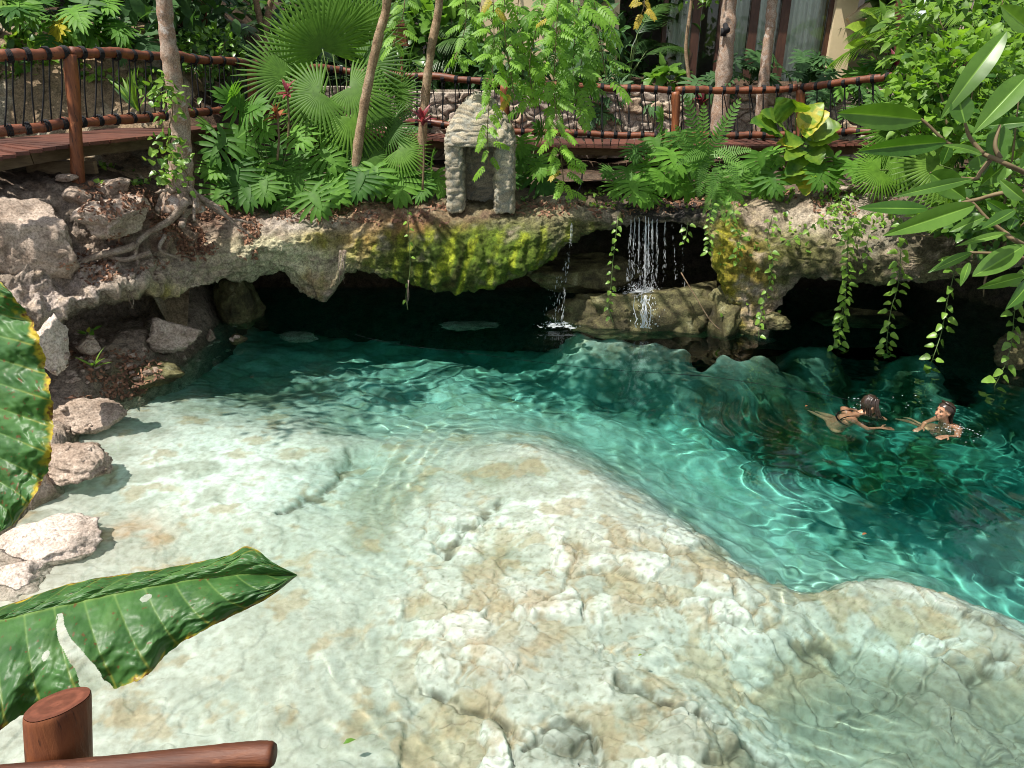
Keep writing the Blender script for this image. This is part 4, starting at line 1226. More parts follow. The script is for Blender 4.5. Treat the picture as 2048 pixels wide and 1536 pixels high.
o, b0 = tree('tree', 'mottled pale trunk with flared roots standing on leaf litter in front of the left railing', [(365, 420), (360, 372), (363, 320), (362, 260), (350, 180), (340, 110), (331, 40), (326, -20)], 9.35, [86, 56, 40, 37, 36, 33, 31, 30], 'bark',
              [((.0, .1, 1.2), .13), ((.2, .0, 1.6), .10)], [((-5.6, 6.7, 7.3), (1.5, 1.1, .8), 22, 36), ((-3.2, 7.5, 7.7), (1.7, .9, .7), 18, 38)])  # unseen crowns placed over the pool for their shade
roots(o, b0, [([(352, 375), (330, 392), (318, 412), (316, 424, 9.1)], 9.25, .05, .03), ([(365, 385), (378, 410), (366, 432), (362, 446, 8.95)], 9.15, .075, .04), ([(378, 372), (392, 402), (392, 440, 8.95)], 9.2, .04, .015),
              ([(378, 378), (405, 396), (440, 420), (470, 448), (500, 470, 9.3)], 9.35, .04, .012), ([(385, 385), (420, 410), (455, 432), (495, 440), (510, 444)], 9.5, .03, .01), ([(340, 386), (352, 380), (330, 384), (312, 388)], 9.1, .03, .012),
              ([(372, 400), (340, 440, 9.0), (300, 460, 8.8), (270, 490, 8.65), (275, 530, 8.6)], 9.0, .055, .02), ([(270, 490), (240, 500, 8.5), (180, 515, 8.3), (120, 545, 8.05), (60, 572, 7.75), (10, 578, 7.6)], 8.6, .05, .03),
              ([(300, 505), (250, 520, 8.5), (210, 512, 8.4), (165, 524, 8.25)], 8.7, .04, .02), ([(330, 470), (322, 500, 8.85), (360, 520, 8.95)], 8.95, .03, .01)])
shade_crownsets = [[((-1.2, 7.4, 7.6), (1.7, .9, .8), 18, 38)], [((1.3, 7.3, 7.8), (1.9, .9, .8), 18, 38)]]  # crowns out of view, set where they shade the rear pool
tree('tree', 'slender leaning brown trunk rising through the fan palm', [(708, 392), (712, 330), (722, 250), (738, 160), (758, 70), (775, -15)], 11.1, [24, 19, 18, 18, 18, 17], 'bark_brown', [((.1, -.6, 1.2), .06), ((.3, -.8, 1.5), .05)], shade_crownsets[0])
tree('tree', 'slender leaning pale trunk just left of the stone shrine', [(835, 385), (843, 300), (850, 200), (862, 100), (880, -15)], 11.2, [22, 18, 17, 17, 16], 'bark_brown', [((.1, -.6, 1.2), .06), ((.3, -.9, 1.5), .05)], shade_crownsets[1])
tree('tree', 'thick mottled trunk with a black spotlight in front of the dark window', [(1436, 300), (1438, 250), (1446, 160), (1455, 70), (1463, -15)], 14.9, [40, 34, 31, 30, 29], 'bark', [((.1, -.8, 1.4), .14), ((0, -.9, 1.5), .1)], [((3.4, 12.4, 8.2), (2.0, 1.8, 1.0), 14, 30)])
tree('tree', 'pale lichen-spotted trunk in front of the white curtains', [(1520, 275), (1523, 215), (1532, 120), (1541, 50), (1549, -15)], 14.7, [26, 23, 21, 20, 20], 'bark', [((.1, -.5, 1.3), .1), ((.1, -.5, 1.3), .08)], [((5.6, 12.8, 7.6), (1.8, 1.8, 1.0), 11, 30)])
tree('tree', 'thin bare sapling stem between the thick trunk and the dark window', [(1384, 290), (1380, 180), (1372, 100), (1378, 40), (1385, -15)], 15.6, [9, 8, 7, 7, 6], 'bark_brown', [((0, 0, .8), .03)], [((3.9, 15.6, 5.2), (.5, .4, .35), 7, 26)], leafmat='shrub')
tree('tree', 'forked brown trunk behind the left railing beside the palm', [(527, 200), (529, 120), (530, 70), (538, 20), (545, -25)], 15.2, [20, 17, 14, 12, 11], 'bark_brown', [((.3, 0, 1.5), .06)], [((-5.5, 14, 7.5), (2, 2, 1), 20, 30)])
mb = MB(); trunk_mesh(mb, [(529, 80), (520, 40), (508, -15)], 15.2, [14, 13, 12]); f_ = mb.build('limb', M['bark_brown'], bpy.data.objects[ 'tree.006'], loc=np.array(bpy.data.objects['tree.006'].location))
tree('tree', 'thick reddish trunk in the dark behind the left railing', [(378, 120), (374, 60), (370, -20)], 14.6, [38, 36, 34], 'bark_red', [((0, 0, 2.5), .2)], [((-8, 14.5, 7.5), (2.4, 2.2, 1.2), 24, 30)])
tree('tree', 'reddish twin trunk with an orange stick leaning on it', [(398, 120), (397, 60), (396, -20)], 14.4, [30, 27, 26], 'bark_red', [((.3, 0, 2.5), .2)], [])
mb = MB(); P = curve([atY(414, 85, 14.2), atY(412, 30, 14.2), atY(409, -20, 14.2)], 5); mb.tube(P, .022, 7); tag(mb.build('stick', M['post'], loc=P[0]), 'thin orange stick leaning on the reddish trunk', 'stick')
tree('tree', 'dark trunk among banana leaves right of the cream pillar', [(1798, 130), (1802, 60), (1806, -20)], 15.5, [22, 20, 19], 'bark_red', [((.2, 0, 2), .1)], [((8.5, 15, 7), (2, 2, 1.1), 20, 30)])
tree('tree', 'grey trunk in the upper right corner behind the bright shrub', [(1925, 90), (1935, 40), (1945, -20)], 14.0, [24, 22, 21], 'bark', [((.2, 0, 2), .1)], [])

# ------------------------------------------------------------------ split-leaf plants
def split_plant(label, base, leaves, Y, mat='philo', group='split-leaf plants on the far bank', jit=.25):
    """Leaves given in the photo: stalk end, tip, width (pixels)."""
    o = thing('split_leaf_plant', label, 'plant', base, group); fo, st = MB(), MB()
    for (x0, y0, x1, y1, w_) in leaves:
        dy = U(-jit, jit); A = atY(x0, y0, Y + dy + .05); B = atY(x1, y1, Y + dy - U(.02, .2))
        sc_ = (Y * math.cos(PITCH) + 1.0) / F
        B = A + (B - A) * 1.22
        place(fo, rnd.choice(TL['philo']), A, B, w_ * sc_ * 1.3, [U(-.25, .25), -.75, .75], .04, U(.05, .9))
        m_ = (np.asarray(base) + A) / 2 + [U(-.05, .05), U(0, .1), .12]
        st.tube(curve([base, m_, A], 5), [.010, .006], 5)
    fo.build('foliage', M[mat], o, loc=base); st.build('stalks', M['stem'], o, loc=base)
    return o


bs = lambda px, py, Y: atY(px, py, Y)
split_plant('big split-leaf plant with pale green veins at the right of the mottled trunk', bs(545, 405, 11.0), [
    (480, 253, 490, 312, 92), (550, 285, 563, 347, 98), (487, 222, 440, 188, 72), (490, 225, 528, 212, 70), (605, 310, 627, 358, 85), (452, 275, 420, 318, 78), (500, 335, 482, 378, 72), (522, 300, 505, 345, 70),
    (640, 300, 676, 335, 78), (585, 262, 612, 290, 66), (430, 262, 404, 250, 60), (470, 200, 462, 178, 50), (515, 240, 540, 268, 70), (575, 330, 585, 372, 72), (530, 322, 520, 368, 70)], 10.9)
split_plant('dark lower split-leaf plant spreading over the cliff edge left of the leaning trunk', bs(560, 408, 10.9), [
    (468, 328, 474, 376, 82), (450, 366, 428, 410, 84), (527, 355, 530, 398, 70), (563, 368, 571, 418, 90), (622, 384, 647, 425, 84), (660, 338, 682, 384, 84), (600, 352, 602, 398, 76), (490, 362, 500, 410, 76), (440, 330, 414, 352, 74),
    (645, 372, 690, 398, 70), (545, 384, 540, 418, 66)], 10.75)
split_plant('split-leaf plant under the small fan leaves between the two leaning trunks', bs(770, 400, 11.1), [
    (725, 345, 712, 394, 78), (797, 345, 800, 402, 82), (750, 332, 745, 384, 76), (690, 336, 676, 380, 70), (820, 338, 842, 372, 66), (775, 360, 772, 405, 70), (835, 350, 850, 390, 52), (700, 368, 690, 402, 60)], 11.0)
split_plant('small split-leaf plant close against the left side of the stone shrine', bs(862, 400, 11.1), [(858, 350, 850, 392, 46), (872, 345, 880, 388, 46), (862, 335, 868, 308, 40), (848, 362, 838, 398, 40)], 11.0)
split_plant('hanging split-leaf plant in the dark gap right of the stone shrine', bs(1060, 330, 11.8), [(1040, 275, 1046, 310, 52), (1040, 300, 1042, 338, 56), (1065, 335, 1100, 385, 66), (1075, 318, 1082, 352, 52), (1045, 335, 1030, 372, 50), (1085, 270, 1072, 250, 50)], 11.7)
split_plant('grey-green split-leaf plant over the left lip of the waterfall', bs(1285, 405, 11.4), [(1253, 335, 1262, 372, 62), (1225, 340, 1210, 352, 44), (1262, 362, 1278, 400, 66), (1290, 320, 1300, 358, 68), (1318, 340, 1326, 378, 66), (1296, 372, 1292, 408, 56), (1272, 292, 1268, 318, 52), (1340, 352, 1352, 388, 62), (1236, 362, 1228, 392, 48)], 11.2)
split_plant('tall split-leaf plant in the middle of the right planting above the waterfall', bs(1400, 400, 11.3), [(1310, 275, 1322, 312, 66), (1340, 300, 1352, 345, 70), (1360, 265, 1372, 295, 62), (1375, 345, 1378, 392, 66), (1325, 250, 1318, 228, 56), (1420, 350, 1436, 392, 66), (1456, 362, 1470, 402, 60), (1388, 300, 1392, 345, 66)], 11.2)
split_plant('split-leaf plant with star-shaped leaves left of the yellow-leaved plant', bs(1510, 395, 11.2), [(1520, 305, 1526, 350, 72), (1505, 345, 1512, 388, 66), (1480, 330, 1476, 372, 62), (1540, 345, 1552, 385, 58), (1528, 368, 1534, 402, 52), (1545, 300, 1560, 325, 50)], 11.0)
split_plant('split-leaf plant on the right side of the yellow-leaved plant', bs(1660, 375, 11.2), [(1668, 312, 1676, 350, 58), (1705, 322, 1712, 356, 60), (1640, 330, 1632, 372, 56), (1662, 340, 1668, 380, 52), (1730, 330, 1742, 358, 48), (1626, 300, 1612, 330, 50)], 11.0)
G = 'split-leaf plants behind the railing'
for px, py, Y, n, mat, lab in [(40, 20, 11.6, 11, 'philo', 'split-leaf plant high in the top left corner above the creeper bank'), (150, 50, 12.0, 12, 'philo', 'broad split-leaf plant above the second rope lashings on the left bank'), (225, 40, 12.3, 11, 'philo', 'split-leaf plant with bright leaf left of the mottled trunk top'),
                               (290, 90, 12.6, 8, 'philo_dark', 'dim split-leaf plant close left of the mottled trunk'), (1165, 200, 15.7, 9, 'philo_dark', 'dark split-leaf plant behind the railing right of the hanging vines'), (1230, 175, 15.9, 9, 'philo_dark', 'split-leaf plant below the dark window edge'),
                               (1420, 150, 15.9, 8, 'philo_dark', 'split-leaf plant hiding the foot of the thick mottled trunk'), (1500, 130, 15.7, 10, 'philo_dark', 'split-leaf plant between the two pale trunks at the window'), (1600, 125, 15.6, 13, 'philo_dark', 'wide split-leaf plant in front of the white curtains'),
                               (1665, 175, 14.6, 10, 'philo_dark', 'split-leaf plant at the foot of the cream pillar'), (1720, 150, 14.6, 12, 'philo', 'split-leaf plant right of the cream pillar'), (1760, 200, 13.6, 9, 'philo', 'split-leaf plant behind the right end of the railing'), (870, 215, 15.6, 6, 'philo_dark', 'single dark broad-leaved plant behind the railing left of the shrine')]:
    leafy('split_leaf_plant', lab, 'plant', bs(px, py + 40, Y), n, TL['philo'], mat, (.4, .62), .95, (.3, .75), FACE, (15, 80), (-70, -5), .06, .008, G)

# ------------------------------------------------------------------ fan palms
def fan_palm(label, base, hubs, Y, R0=1.0, mat='palm', group='fan palms'):
    """Hubs: px, py, radius in pixels, direction of the leaf axis (degrees, 0 right, 90 up), tilt of the face."""
    o = thing('fan_palm', label, 'palm', base, group); fo, st = MB(), MB()
    sc_ = (Y * math.cos(PITCH) + 1.0) / F
    for px, py, R, a, dy in hubs:
        H = atY(px, py, Y + dy); r = R * sc_ * R0; an = math.radians(a)
        tip = H + np.array([math.cos(an), U(-.35, -.1), math.sin(an)]) * r
        place(fo, rnd.choice(TL['fan']), H, tip, np.linalg.norm(tip - H), [U(-.25, .25), -.9, .5], .02, U(.1, .9))
        m_ = (np.asarray(base) + H) / 2 + [0, .05, .15]
        st.tube(curve([base, m_, H], 6), [.014, .008], 6)
    fo.build('foliage', M[mat], o, loc=base); st.build('stalks', M['stem'], o, loc=base)


fan_palm('large fan palm with broad pleated leaves left of the leaning brown trunk', bs(700, 395, 11.3), [(645, 98, 112, 100, .2), (573, 152, 90, 165, .1), (690, 60, 95, 60, .5), (603, 100, 80, 140, .6), (640, 185, 90, 200, -.1), (735, 130, 85, 20, .3), (700, 175, 80, -30, .0), (655, 30, 100, 95, .9), (740, 60, 80, 70, .8),
                                                                                           (700, 235, 78, -60, -.2), (640, 215, 84, 195, .2), (720, 285, 70, -110, -.2), (668, 262, 66, 215, .1)], 11.4)
fan_palm('small fan palm with star leaves at the foot of the pale leaning trunk', bs(780, 395, 11.2), [(745, 215, 66, -40, .1), (798, 298, 62, -20, -.1), (738, 318, 58, -60, -.1), (775, 255, 60, 10, .1), (722, 340, 50, 220, 0), (800, 335, 46, -70, -.15), (790, 190, 60, 40, .4)], 11.2)
fan_palm('fan palm with long drooping fingers at the right end of the railing', bs(1800, 395, 10.6), [(1795, 320, 80, -120, 0), (1830, 300, 84, -60, .1), (1785, 260, 80, 170, .2), (1850, 335, 76, -100, 0), (1820, 240, 90, 100, .3), (1760, 340, 60, 200, -.1), (1880, 250, 84, 60, .3)], 10.6)
fan_palm('bright fan palm under the leaf branch at the right', bs(1950, 420, 9.0), [(1880, 330, 90, 200, 0), (1930, 300, 90, 120, .2), (1960, 360, 90, -60, 0), (2000, 300, 90, 60, .2), (1900, 380, 70, 230, -.1)], 9.0, mat='bright')

# ------------------------------------------------------------------ feathery palms in the dark
G = 'feathery palms behind the railing'
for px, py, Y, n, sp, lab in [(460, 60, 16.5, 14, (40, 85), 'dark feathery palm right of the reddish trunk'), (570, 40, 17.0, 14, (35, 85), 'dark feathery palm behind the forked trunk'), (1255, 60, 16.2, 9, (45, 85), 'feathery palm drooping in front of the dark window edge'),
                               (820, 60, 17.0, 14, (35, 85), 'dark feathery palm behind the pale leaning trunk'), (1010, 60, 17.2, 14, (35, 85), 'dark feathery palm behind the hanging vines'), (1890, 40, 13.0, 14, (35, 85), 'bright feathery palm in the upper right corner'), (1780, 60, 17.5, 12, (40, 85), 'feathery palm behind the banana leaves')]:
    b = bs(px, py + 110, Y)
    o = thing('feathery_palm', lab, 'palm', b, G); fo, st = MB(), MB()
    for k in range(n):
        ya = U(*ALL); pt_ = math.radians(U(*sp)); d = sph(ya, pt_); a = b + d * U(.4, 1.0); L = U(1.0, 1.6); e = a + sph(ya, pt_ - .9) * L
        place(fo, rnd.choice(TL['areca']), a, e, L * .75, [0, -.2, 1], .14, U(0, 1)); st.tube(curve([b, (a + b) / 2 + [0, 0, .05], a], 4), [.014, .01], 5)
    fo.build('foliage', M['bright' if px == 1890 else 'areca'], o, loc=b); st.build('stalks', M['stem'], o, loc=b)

# ------------------------------------------------------------------ feathery vines hanging over the railing
def hang_vine(label, pix, Y, leaf=.27, step=.085, mat='vine', bright=(.2, .9), stem='vinestem', T='vine', group='feathery vines hanging over the railing', drop=(-68, -12), side=.25, w=1.0, r=.006, name='hanging_vine', thin=0, spread=1.0):
    P = curve([atY(x, y, Y + U(-.12, .12)) for x, y in pix], 10)
    base = P[0]
    o = thing(name, label, 'vine', base, group); fo, st = MB(), MB()
    st.tube(P, r, 5, .5, .0)
    s = np.concatenate([[0], np.cumsum(np.linalg.norm(np.diff(P, axis=0), axis=1))]); u = .02; k = 0
    while u < s[-1]:
        c = np.array([np.interp(u, s, P[:, i]) for i in range(3)]); k += 1
        if rnd.random() >= thin:
            ya = (math.pi / 2 if k % 2 else -math.pi / 2) + math.pi * .0 + U(-1, 1) * spread
            ya = ya + math.pi if False else ya
            d = sph(ya, math.radians(U(*drop))); d[1] -= .25; d /= np.linalg.norm(d); L = leaf * U(.75, 1.2)
            a = c + d * side * L
            if side > .05: st.tube([c, a], .003, 4)
            place(fo, rnd.choice(TL[T]), a, a + d * L, L * w, [U(-.3, .3), -.6, .8], .05, U(*bright) if rnd.random() > .03 else .98)
        u += step * U(.7, 1.35)
    fo.build('foliage', M[mat], o, loc=base); st.build('stem', M[stem], o, loc=base)


hang_vine('long bright feathery vine dangling in front of the stone shrine', [(985, -25), (988, 60), (986, 130), (980, 190), (975, 260), (978, 335)], 10.4, .22, .085, bright=(.5, .92))
hang_vine('feathery vine spreading left above the shrine dome', [(930, -25), (932, 40), (922, 85), (908, 120)], 10.7, .24, .08, bright=(.4, .9))
hang_vine('bright feathery vine crossing the railing post right of the shrine', [(1010, -25), (1008, 40), (1014, 100), (1022, 150), (1028, 190)], 10.5, .27, .08, bright=(.45, .92))
hang_vine('longest feathery vine with pale tip over the gap right of the shrine', [(1118, -25), (1112, 80), (1108, 180), (1118, 270), (1124, 330), (1130, 385)], 10.4, .25, .055, bright=(.45, .92))
hang_vine('dense feathery vine beside the longest one at the railing', [(1090, -25), (1072, 60), (1060, 120), (1062, 170), (1068, 200)], 10.7, .35, .08, bright=(.25, .75))
hang_vine('feathery vine curtain strand ending below the top rail', [(1145, -25), (1150, 60), (1146, 140), (1150, 185), (1156, 215)], 10.8, .35, .08, bright=(.25, .8))
hang_vine('outer right feathery vine ending above the railing', [(1185, -25), (1195, 50), (1205, 110), (1212, 162)], 11.0, .35, .068, bright=(.2, .7))
hang_vine('short feathery vine at the top between shrine and long vine', [(1040, -25), (1035, 40), (1050, 110), (1045, 150)], 10.9, .35, .08, bright=(.15, .7))
hang_vine('feathery vine at the top just right of the pale leaning trunk', [(960, -30), (965, 20), (1005, 70), (1010, 120)], 11.2, .35, .068, bright=(.1, .6))
hang_vine('small feathery vine by the rusty garden lamp', [(812, -25), (806, 30), (792, 70), (788, 92)], 10.9, .2, .06, bright=(.35, .8))
hang_vine('dark feathery vine behind the curtain strand', [(1165, -25), (1172, 60), (1160, 140), (1150, 190)], 11.5, .36, .068, bright=(0, .4))
hang_vine('dark feathery vine behind the dense one', [(1100, -25), (1120, 60), (1090, 140), (1100, 175)], 11.6, .36, .068, bright=(0, .4))
hang_vine('yellow tip of a feathery vine at the top before the dark window', [(1290, -30), (1288, 10), (1284, 26)], 10.8, .17, .06, bright=(.95, 1))

# ------------------------------------------------------------------ heart-leaved vines over the water
G = 'heart-leaved vines hanging over the pool'
hv = dict(mat='pothos', T='heart', stem='stem', group=G, drop=(-60, -10), side=.35, w=.72, r=.005, bright=(.35, 1))
hang_vine('thick double heart-leaved vine hanging lowest-left of the right cave vines', [(1712, 432), (1698, 470), (1694, 520), (1690, 590), (1682, 640), (1678, 700)], 9.55, .11, .050, **hv)
hang_vine('second strand twined beside the thick heart-leaved vine', [(1722, 440), (1708, 490), (1692, 560), (1690, 620), (1672, 665), (1668, 690)], 9.5, .10, .075, **hv)
hang_vine('slim heart-leaved vine second from the left before the right cave', [(1806, 440), (1802, 500), (1796, 570), (1782, 620), (1774, 680), (1776, 722)], 9.35, .115, .055, **hv)
hang_vine('heart-leaved vine third from the left ending just above the water', [(1916, 505), (1905, 560), (1895, 600), (1884, 660), (1868, 710), (1852, 748)], 8.8, .125, .075, **hv)
hang_vine('rightmost heart-leaved vine with large pale leaves ending near the girl', [(2062, 520), (2050, 570), (2030, 620), (2024, 680), (2010, 730), (1985, 780)], 8.2, .145, .085, **hv)
hang_vine('short heart-leaved vine on the face of the right overhang', [(1738, 470), (1732, 500), (1728, 545)], 9.6, .09, .06, **hv)
hang_vine('single thin vine with few leaves left of the main fall', [(1236, 432), (1232, 470), (1226, 520), (1222, 570), (1216, 610), (1226, 645)], 10.2, .085, .06, **{**hv, 'thin': .25})
hang_vine('small leafy strand right of the main fall', [(1376, 445), (1372, 470), (1366, 490)], 10.5, .09, .05, **hv)
hang_vine('small-leaved strand on the left edge of the mossy pillar', [(1424, 405), (1418, 440), (1420, 480), (1414, 505)], 10.2, .07, .04, **hv)
hang_vine('leafy strand running down the front of the mossy pillar', [(1545, 430), (1535, 480), (1545, 520), (1540, 560), (1528, 600), (1520, 640), (1516, 680)], 9.75, .09, .055, **{**hv, 'thin': .2})
hang_vine('leafy strand at the top left of the mossy pillar', [(1470, 405), (1462, 440), (1480, 470), (1472, 520)], 10.0, .09, .05, **{**hv, 'thin': .2})
hang_vine('slender vine with two leaf tufts on the mossy bulge', [(815, 420), (818, 470), (820, 540), (812, 590), (816, 620)], 9.9, .07, .12, **{**hv, 'thin': .4})
hang_vine('leafy creeper on the pale top of the right overhang', [(1690, 400), (1640, 440), (1600, 470), (1560, 490)], 9.95, .09, .07, **{**hv, 'group': 'creepers on the right overhang'})
hang_vine('second leafy creeper above the thick double vine', [(1770, 415), (1735, 430), (1715, 445), (1700, 470)], 9.7, .09, .035, **{**hv, 'group': 'creepers on the right overhang'})

# ------------------------------------------------------------------ single plants
o = thing('yellow_leaved_plant', 'plant with big glossy half-yellow leaves leaning on the railing post', 'plant', bs(1598, 375, 11.0))
fo, st = MB(), MB(); b = np.array(o.location)
for x0, y0, x1, y1, w_, t in [(1555, 258, 1500, 245, 52, .2), (1565, 248, 1520, 225, 44, .25), (1560, 268, 1522, 262, 40, .1), (1572, 240, 1552, 195, 44, .15), (1590, 225, 1600, 205, 40, .2), (1602, 258, 1648, 205, 40, .99), (1600, 262, 1660, 225, 46, .98), (1610, 272, 1684, 252, 52, .6), (1605, 280, 1680, 275, 48, .75), (1625, 270, 1600, 254, 34, .99),
                              (1596, 290, 1552, 288, 26, .95), (1600, 290, 1570, 322, 42, .35), (1612, 296, 1668, 312, 46, .45), (1605, 325, 1570, 352, 44, .5), (1615, 335, 1655, 350, 42, .7), (1600, 345, 1560, 372, 40, .55), (1608, 350, 1612, 392, 40, .98), (1600, 310, 1580, 345, 40, .3), (1590, 270, 1575, 300, 40, .4), (1620, 300, 1640, 330, 38, .3)]:
    sc_ = (11 * math.cos(PITCH) + 1.0) / F; A = atY(x0, y0, 10.9 + U(-.1, .1)); B = atY(x1, y1, 10.75 + U(-.1, .1))
    place(fo, rnd.choice(TL['big']), A, B, w_ * sc_ * 1.1, [U(-.3, .3), -.7, .7], .06, t)
    q_ = fo.V[-1]; fo.T[-1] = np.clip(t * .62 + .10 + fbm(q_ * 6, 3, 5) * .55 + (.36 if t > .9 else 0), 0, 1); st.tube(curve([b, (A + b) / 2 + [0, .05, .1], A], 4), [.012, .007], 5)
M['yellow'] = mleaf('variegated_yellow_leaf', (.05, .14, .02), (.22, .34, .03), .4, .4, (1.7, 1.6, .5), old=(.48, .44, .05))
fo.build('foliage', M['yellow'], o, loc=b); st.build('stalks', M['stem'], o, loc=b)


def fern(label, base, fronds, Y, mat='fern', w=.32):
    o = thing('fern', label, 'fern', base, 'ferns above the waterfall'); fo = MB()
    for x0, y0, x1, y1 in fronds:
        A = atY(x0, y0, Y + U(-.05, .1)); B = atY(x1, y1, Y - U(.05, .25)); L = np.linalg.norm(B - A)
        place(fo, rnd.choice(TL['fern']), A, B, L * w * 2.0, [U(-.2, .2), -.85, .5], .06, U(.2, .95))
    fo.build('foliage', M[mat], o, loc=base)


fern('tall fern with upright toothed fronds above the waterfall', bs(1400, 345, 11.1), [(1400, 345, 1372, 188), (1402, 340, 1482, 196), (1400, 345, 1408, 205), (1398, 345, 1350, 250), (1405, 340, 1450, 240)], 11.0, w=.42)
fern('fern spilling arching fronds beside the tall one', bs(1440, 350, 11.0), [(1420, 310, 1505, 300), (1430, 300, 1500, 345), (1440, 320, 1420, 400), (1410, 320, 1395, 395), (1450, 310, 1480, 380), (1415, 300, 1350, 330), (1425, 340, 1412, 405)], 10.9, w=.5)
fern('dark fern hanging over the lip right of the main fall', bs(1430, 405, 10.8), [(1430, 395, 1425, 450), (1440, 395, 1448, 445), (1420, 392, 1405, 432), (1450, 400, 1470, 440)], 10.6, w=.5)


def rosette(label, px, py, Y, n, mat, L, base_py, wid=.2, cat='plant'):
    b = bs(px, base_py, Y); h = bs(px, py, Y); o = thing('cordyline', label, cat, b, 'red cordylines'); fo, st = MB(), MB()
    st.tube(curve([b, (b + h) / 2 + [.02, 0, 0], h], 4), [.018, .013], 6)
    for k in range(n):
        d = sph(U(*ALL), math.radians(U(-35, 80))); l = L * U(.7, 1.1)
        place(fo, rnd.choice(TL['sword']), h + [0, 0, U(-.06, .03)], h + d * l, l * wid * 1.3, [0, -.3, 1], .08, U(0, 1))
    fo.build('foliage', M[mat], o, loc=b); st.build('stem', M['vinestem'], o, loc=b)


rosette('pinkish-red cordyline at the edge of the big fan palm', 575, 185, 10.9, 13, 'red', .2, 300)
rosette('orange-red cordyline rosette above the big split leaves', 555, 232, 10.7, 12, 'orange', .21, 320, .24)
rosette('dark red cordyline in front of the pale leaning trunk', 845, 245, 10.8, 16, 'red', .26, 380, .2)
rosette('dark red cordyline behind the railing left of the thick mottled trunk', 1402, 205, 15.3, 10, 'red', .4, 270)
rosette('dull red cordyline behind the right end of the railing', 1790, 135, 14.0, 12, 'red', .4, 220)

# leafy shrubs and broad plants behind the railing
def shrub(label, c, rad, n, T, mat, leaf, wid=.5, name='shrub', group=None, droop=-.1, tint=(0, 1), stems=6):
    c = np.asarray(c, float); b = c - [0, 0, rad[2]]
    o = thing(name, label, 'shrub', b, group); fo, st = MB(), MB()
    for k in range(stems):
        e = c + rng.normal(size=3) * np.asarray(rad) * .5; st.tube(curve([b, (b + e) / 2 + rng.normal(size=3) * .05, e], 4), [.018, .006], 5)
    for k in range(n):
        d = rng.normal(size=3); d /= np.linalg.norm(d); p = c + d * np.asarray(rad) * U(.35, 1.0) ** .6
        q = d * .6 + rng.normal(size=3) * .5 + [0, -.2, droop]; q /= np.linalg.norm(q); L = U(*leaf)
        place(fo, rnd.choice(TL[T]), p, p + q * L, L * wid, [U(-.4, .4), -.4, .9], .06, min(1, max(0, .5 + .5 * math.sin(p[0] * 3.1) * math.sin(p[2] * 4 + 1) * .6 + U(-.35, .35))) * (tint[1] - tint[0]) + tint[0])
    fo.build('foliage', M[mat], o, loc=b); st.build('stems', M['vinestem'], o, loc=b)


shrub('glossy small-leaved shrub leaning over the left rail behind the mottled trunk', bs(425, 105, 12.6), (.62, .4, .38), 420, 'lance', 'shrub', (.09, .15), .5)
shrub('dark heart-leaved creeper heap behind the left railing ropes', bs(420, 165, 13.2), (.6, .4, .5), 260, 'heart', 'philo_dark', (.14, .22), .7)
G = 'bright shrubs on the right'
shrub('round-leaved bright shrub at the right end of the railing', bs(1930, 190, 9.4), (.95, .7, .75), 900, 'heart', 'bright', (.10, .17), .75, group=G)
shrub('tall bright shrub filling the upper right corner', bs(1960, 60, 10.5), (1.3, .8, .9), 1000, 'lance', 'bright', (.15, .26), .4, group=G)
shrub('darker round-leaved shrub behind the leaf branch', bs(2030, 350, 8.2), (.6, .6, .95), 800, 'heart', 'shrub', (.09, .15), .75, group=G)
shrub('narrow-leaved bright shrub behind the fan palm on the right', bs(1880, 250, 11.0), (.8, .5, .6), 700, 'lance', 'bright', (.18, .30), .22, group=G)
shrub('low bright shrub on the cliff edge under the leaf branch', bs(1960, 430, 8.9), (.8, .4, .28), 420, 'heart', 'bright', (.08, .14), .75, group=G)
for px, py, Y, rd, n, T, mat, lf, wd, lab in [(880, 90, 16.6, (1.0, .5, 1.0), 300, 'heart', 'shrub', (.28, .45), .7, 'broad-leaved dark climber behind the pale leaning trunk'), (1010, 150, 16.0, (.9, .4, .7), 260, 'lance', 'philo_dark', (.3, .45), .4, 'dark long-leaved bush behind the railing above the shrine'),
                                              (1190, 110, 16.4, (.75, .4, .9), 240, 'lance', 'philo_dark', (.25, .4), .35, 'dark bush behind the outer right vine'), (1330, 160, 16.0, (.35, .3, .3), 50, 'heart', 'shrub', (.25, .36), .75, 'pale elephant-eared plant at the dark window'), (780, 170, 15.8, (.8, .4, .6), 220, 'sword', 'areca', (.5, .8), .1, 'sword-leaved clump behind the small fan palm')]:
    shrub(lab, bs(px, py, Y), rd, n, T, mat, lf, wd, group='dark bushes behind the railing', droop=-.4)
# banana
b = bs(1770, 150, 16.5); o = thing('banana_plant', 'banana plant with broad sunlit leaves beside the cream wall', 'plant', b); fo, st = MB(), MB()
for x0, y0, x1, y1, w_ in [(1730, 75, 1810, 5, 46), (1740, 80, 1690, 55, 40), (1775, 40, 1790, 85, 34), (1750, 60, 1760, 0, 40), (1770, 70, 1840, 45, 44), (1735, 95, 1688, 98, 34), (1760, 50, 1720, 20, 36)]:
    sc_ = (16.5 * math.cos(PITCH) + .6) / F; A = atY(x0, y0, 16.5); B = atY(x1, y1, 16.3); place(fo, rnd.choice(TL['big']), A, B, w_ * sc_, [U(-.3, .3), -.7, .7], .12, U(.2, 1)); st.tube(curve([b, (A + b) / 2 + [0, 0, .1], A], 4), [.04, .015], 6)
fo.build('foliage', M['banana'], o, loc=b); st.build('stalks', M['stem'], o, loc=b)
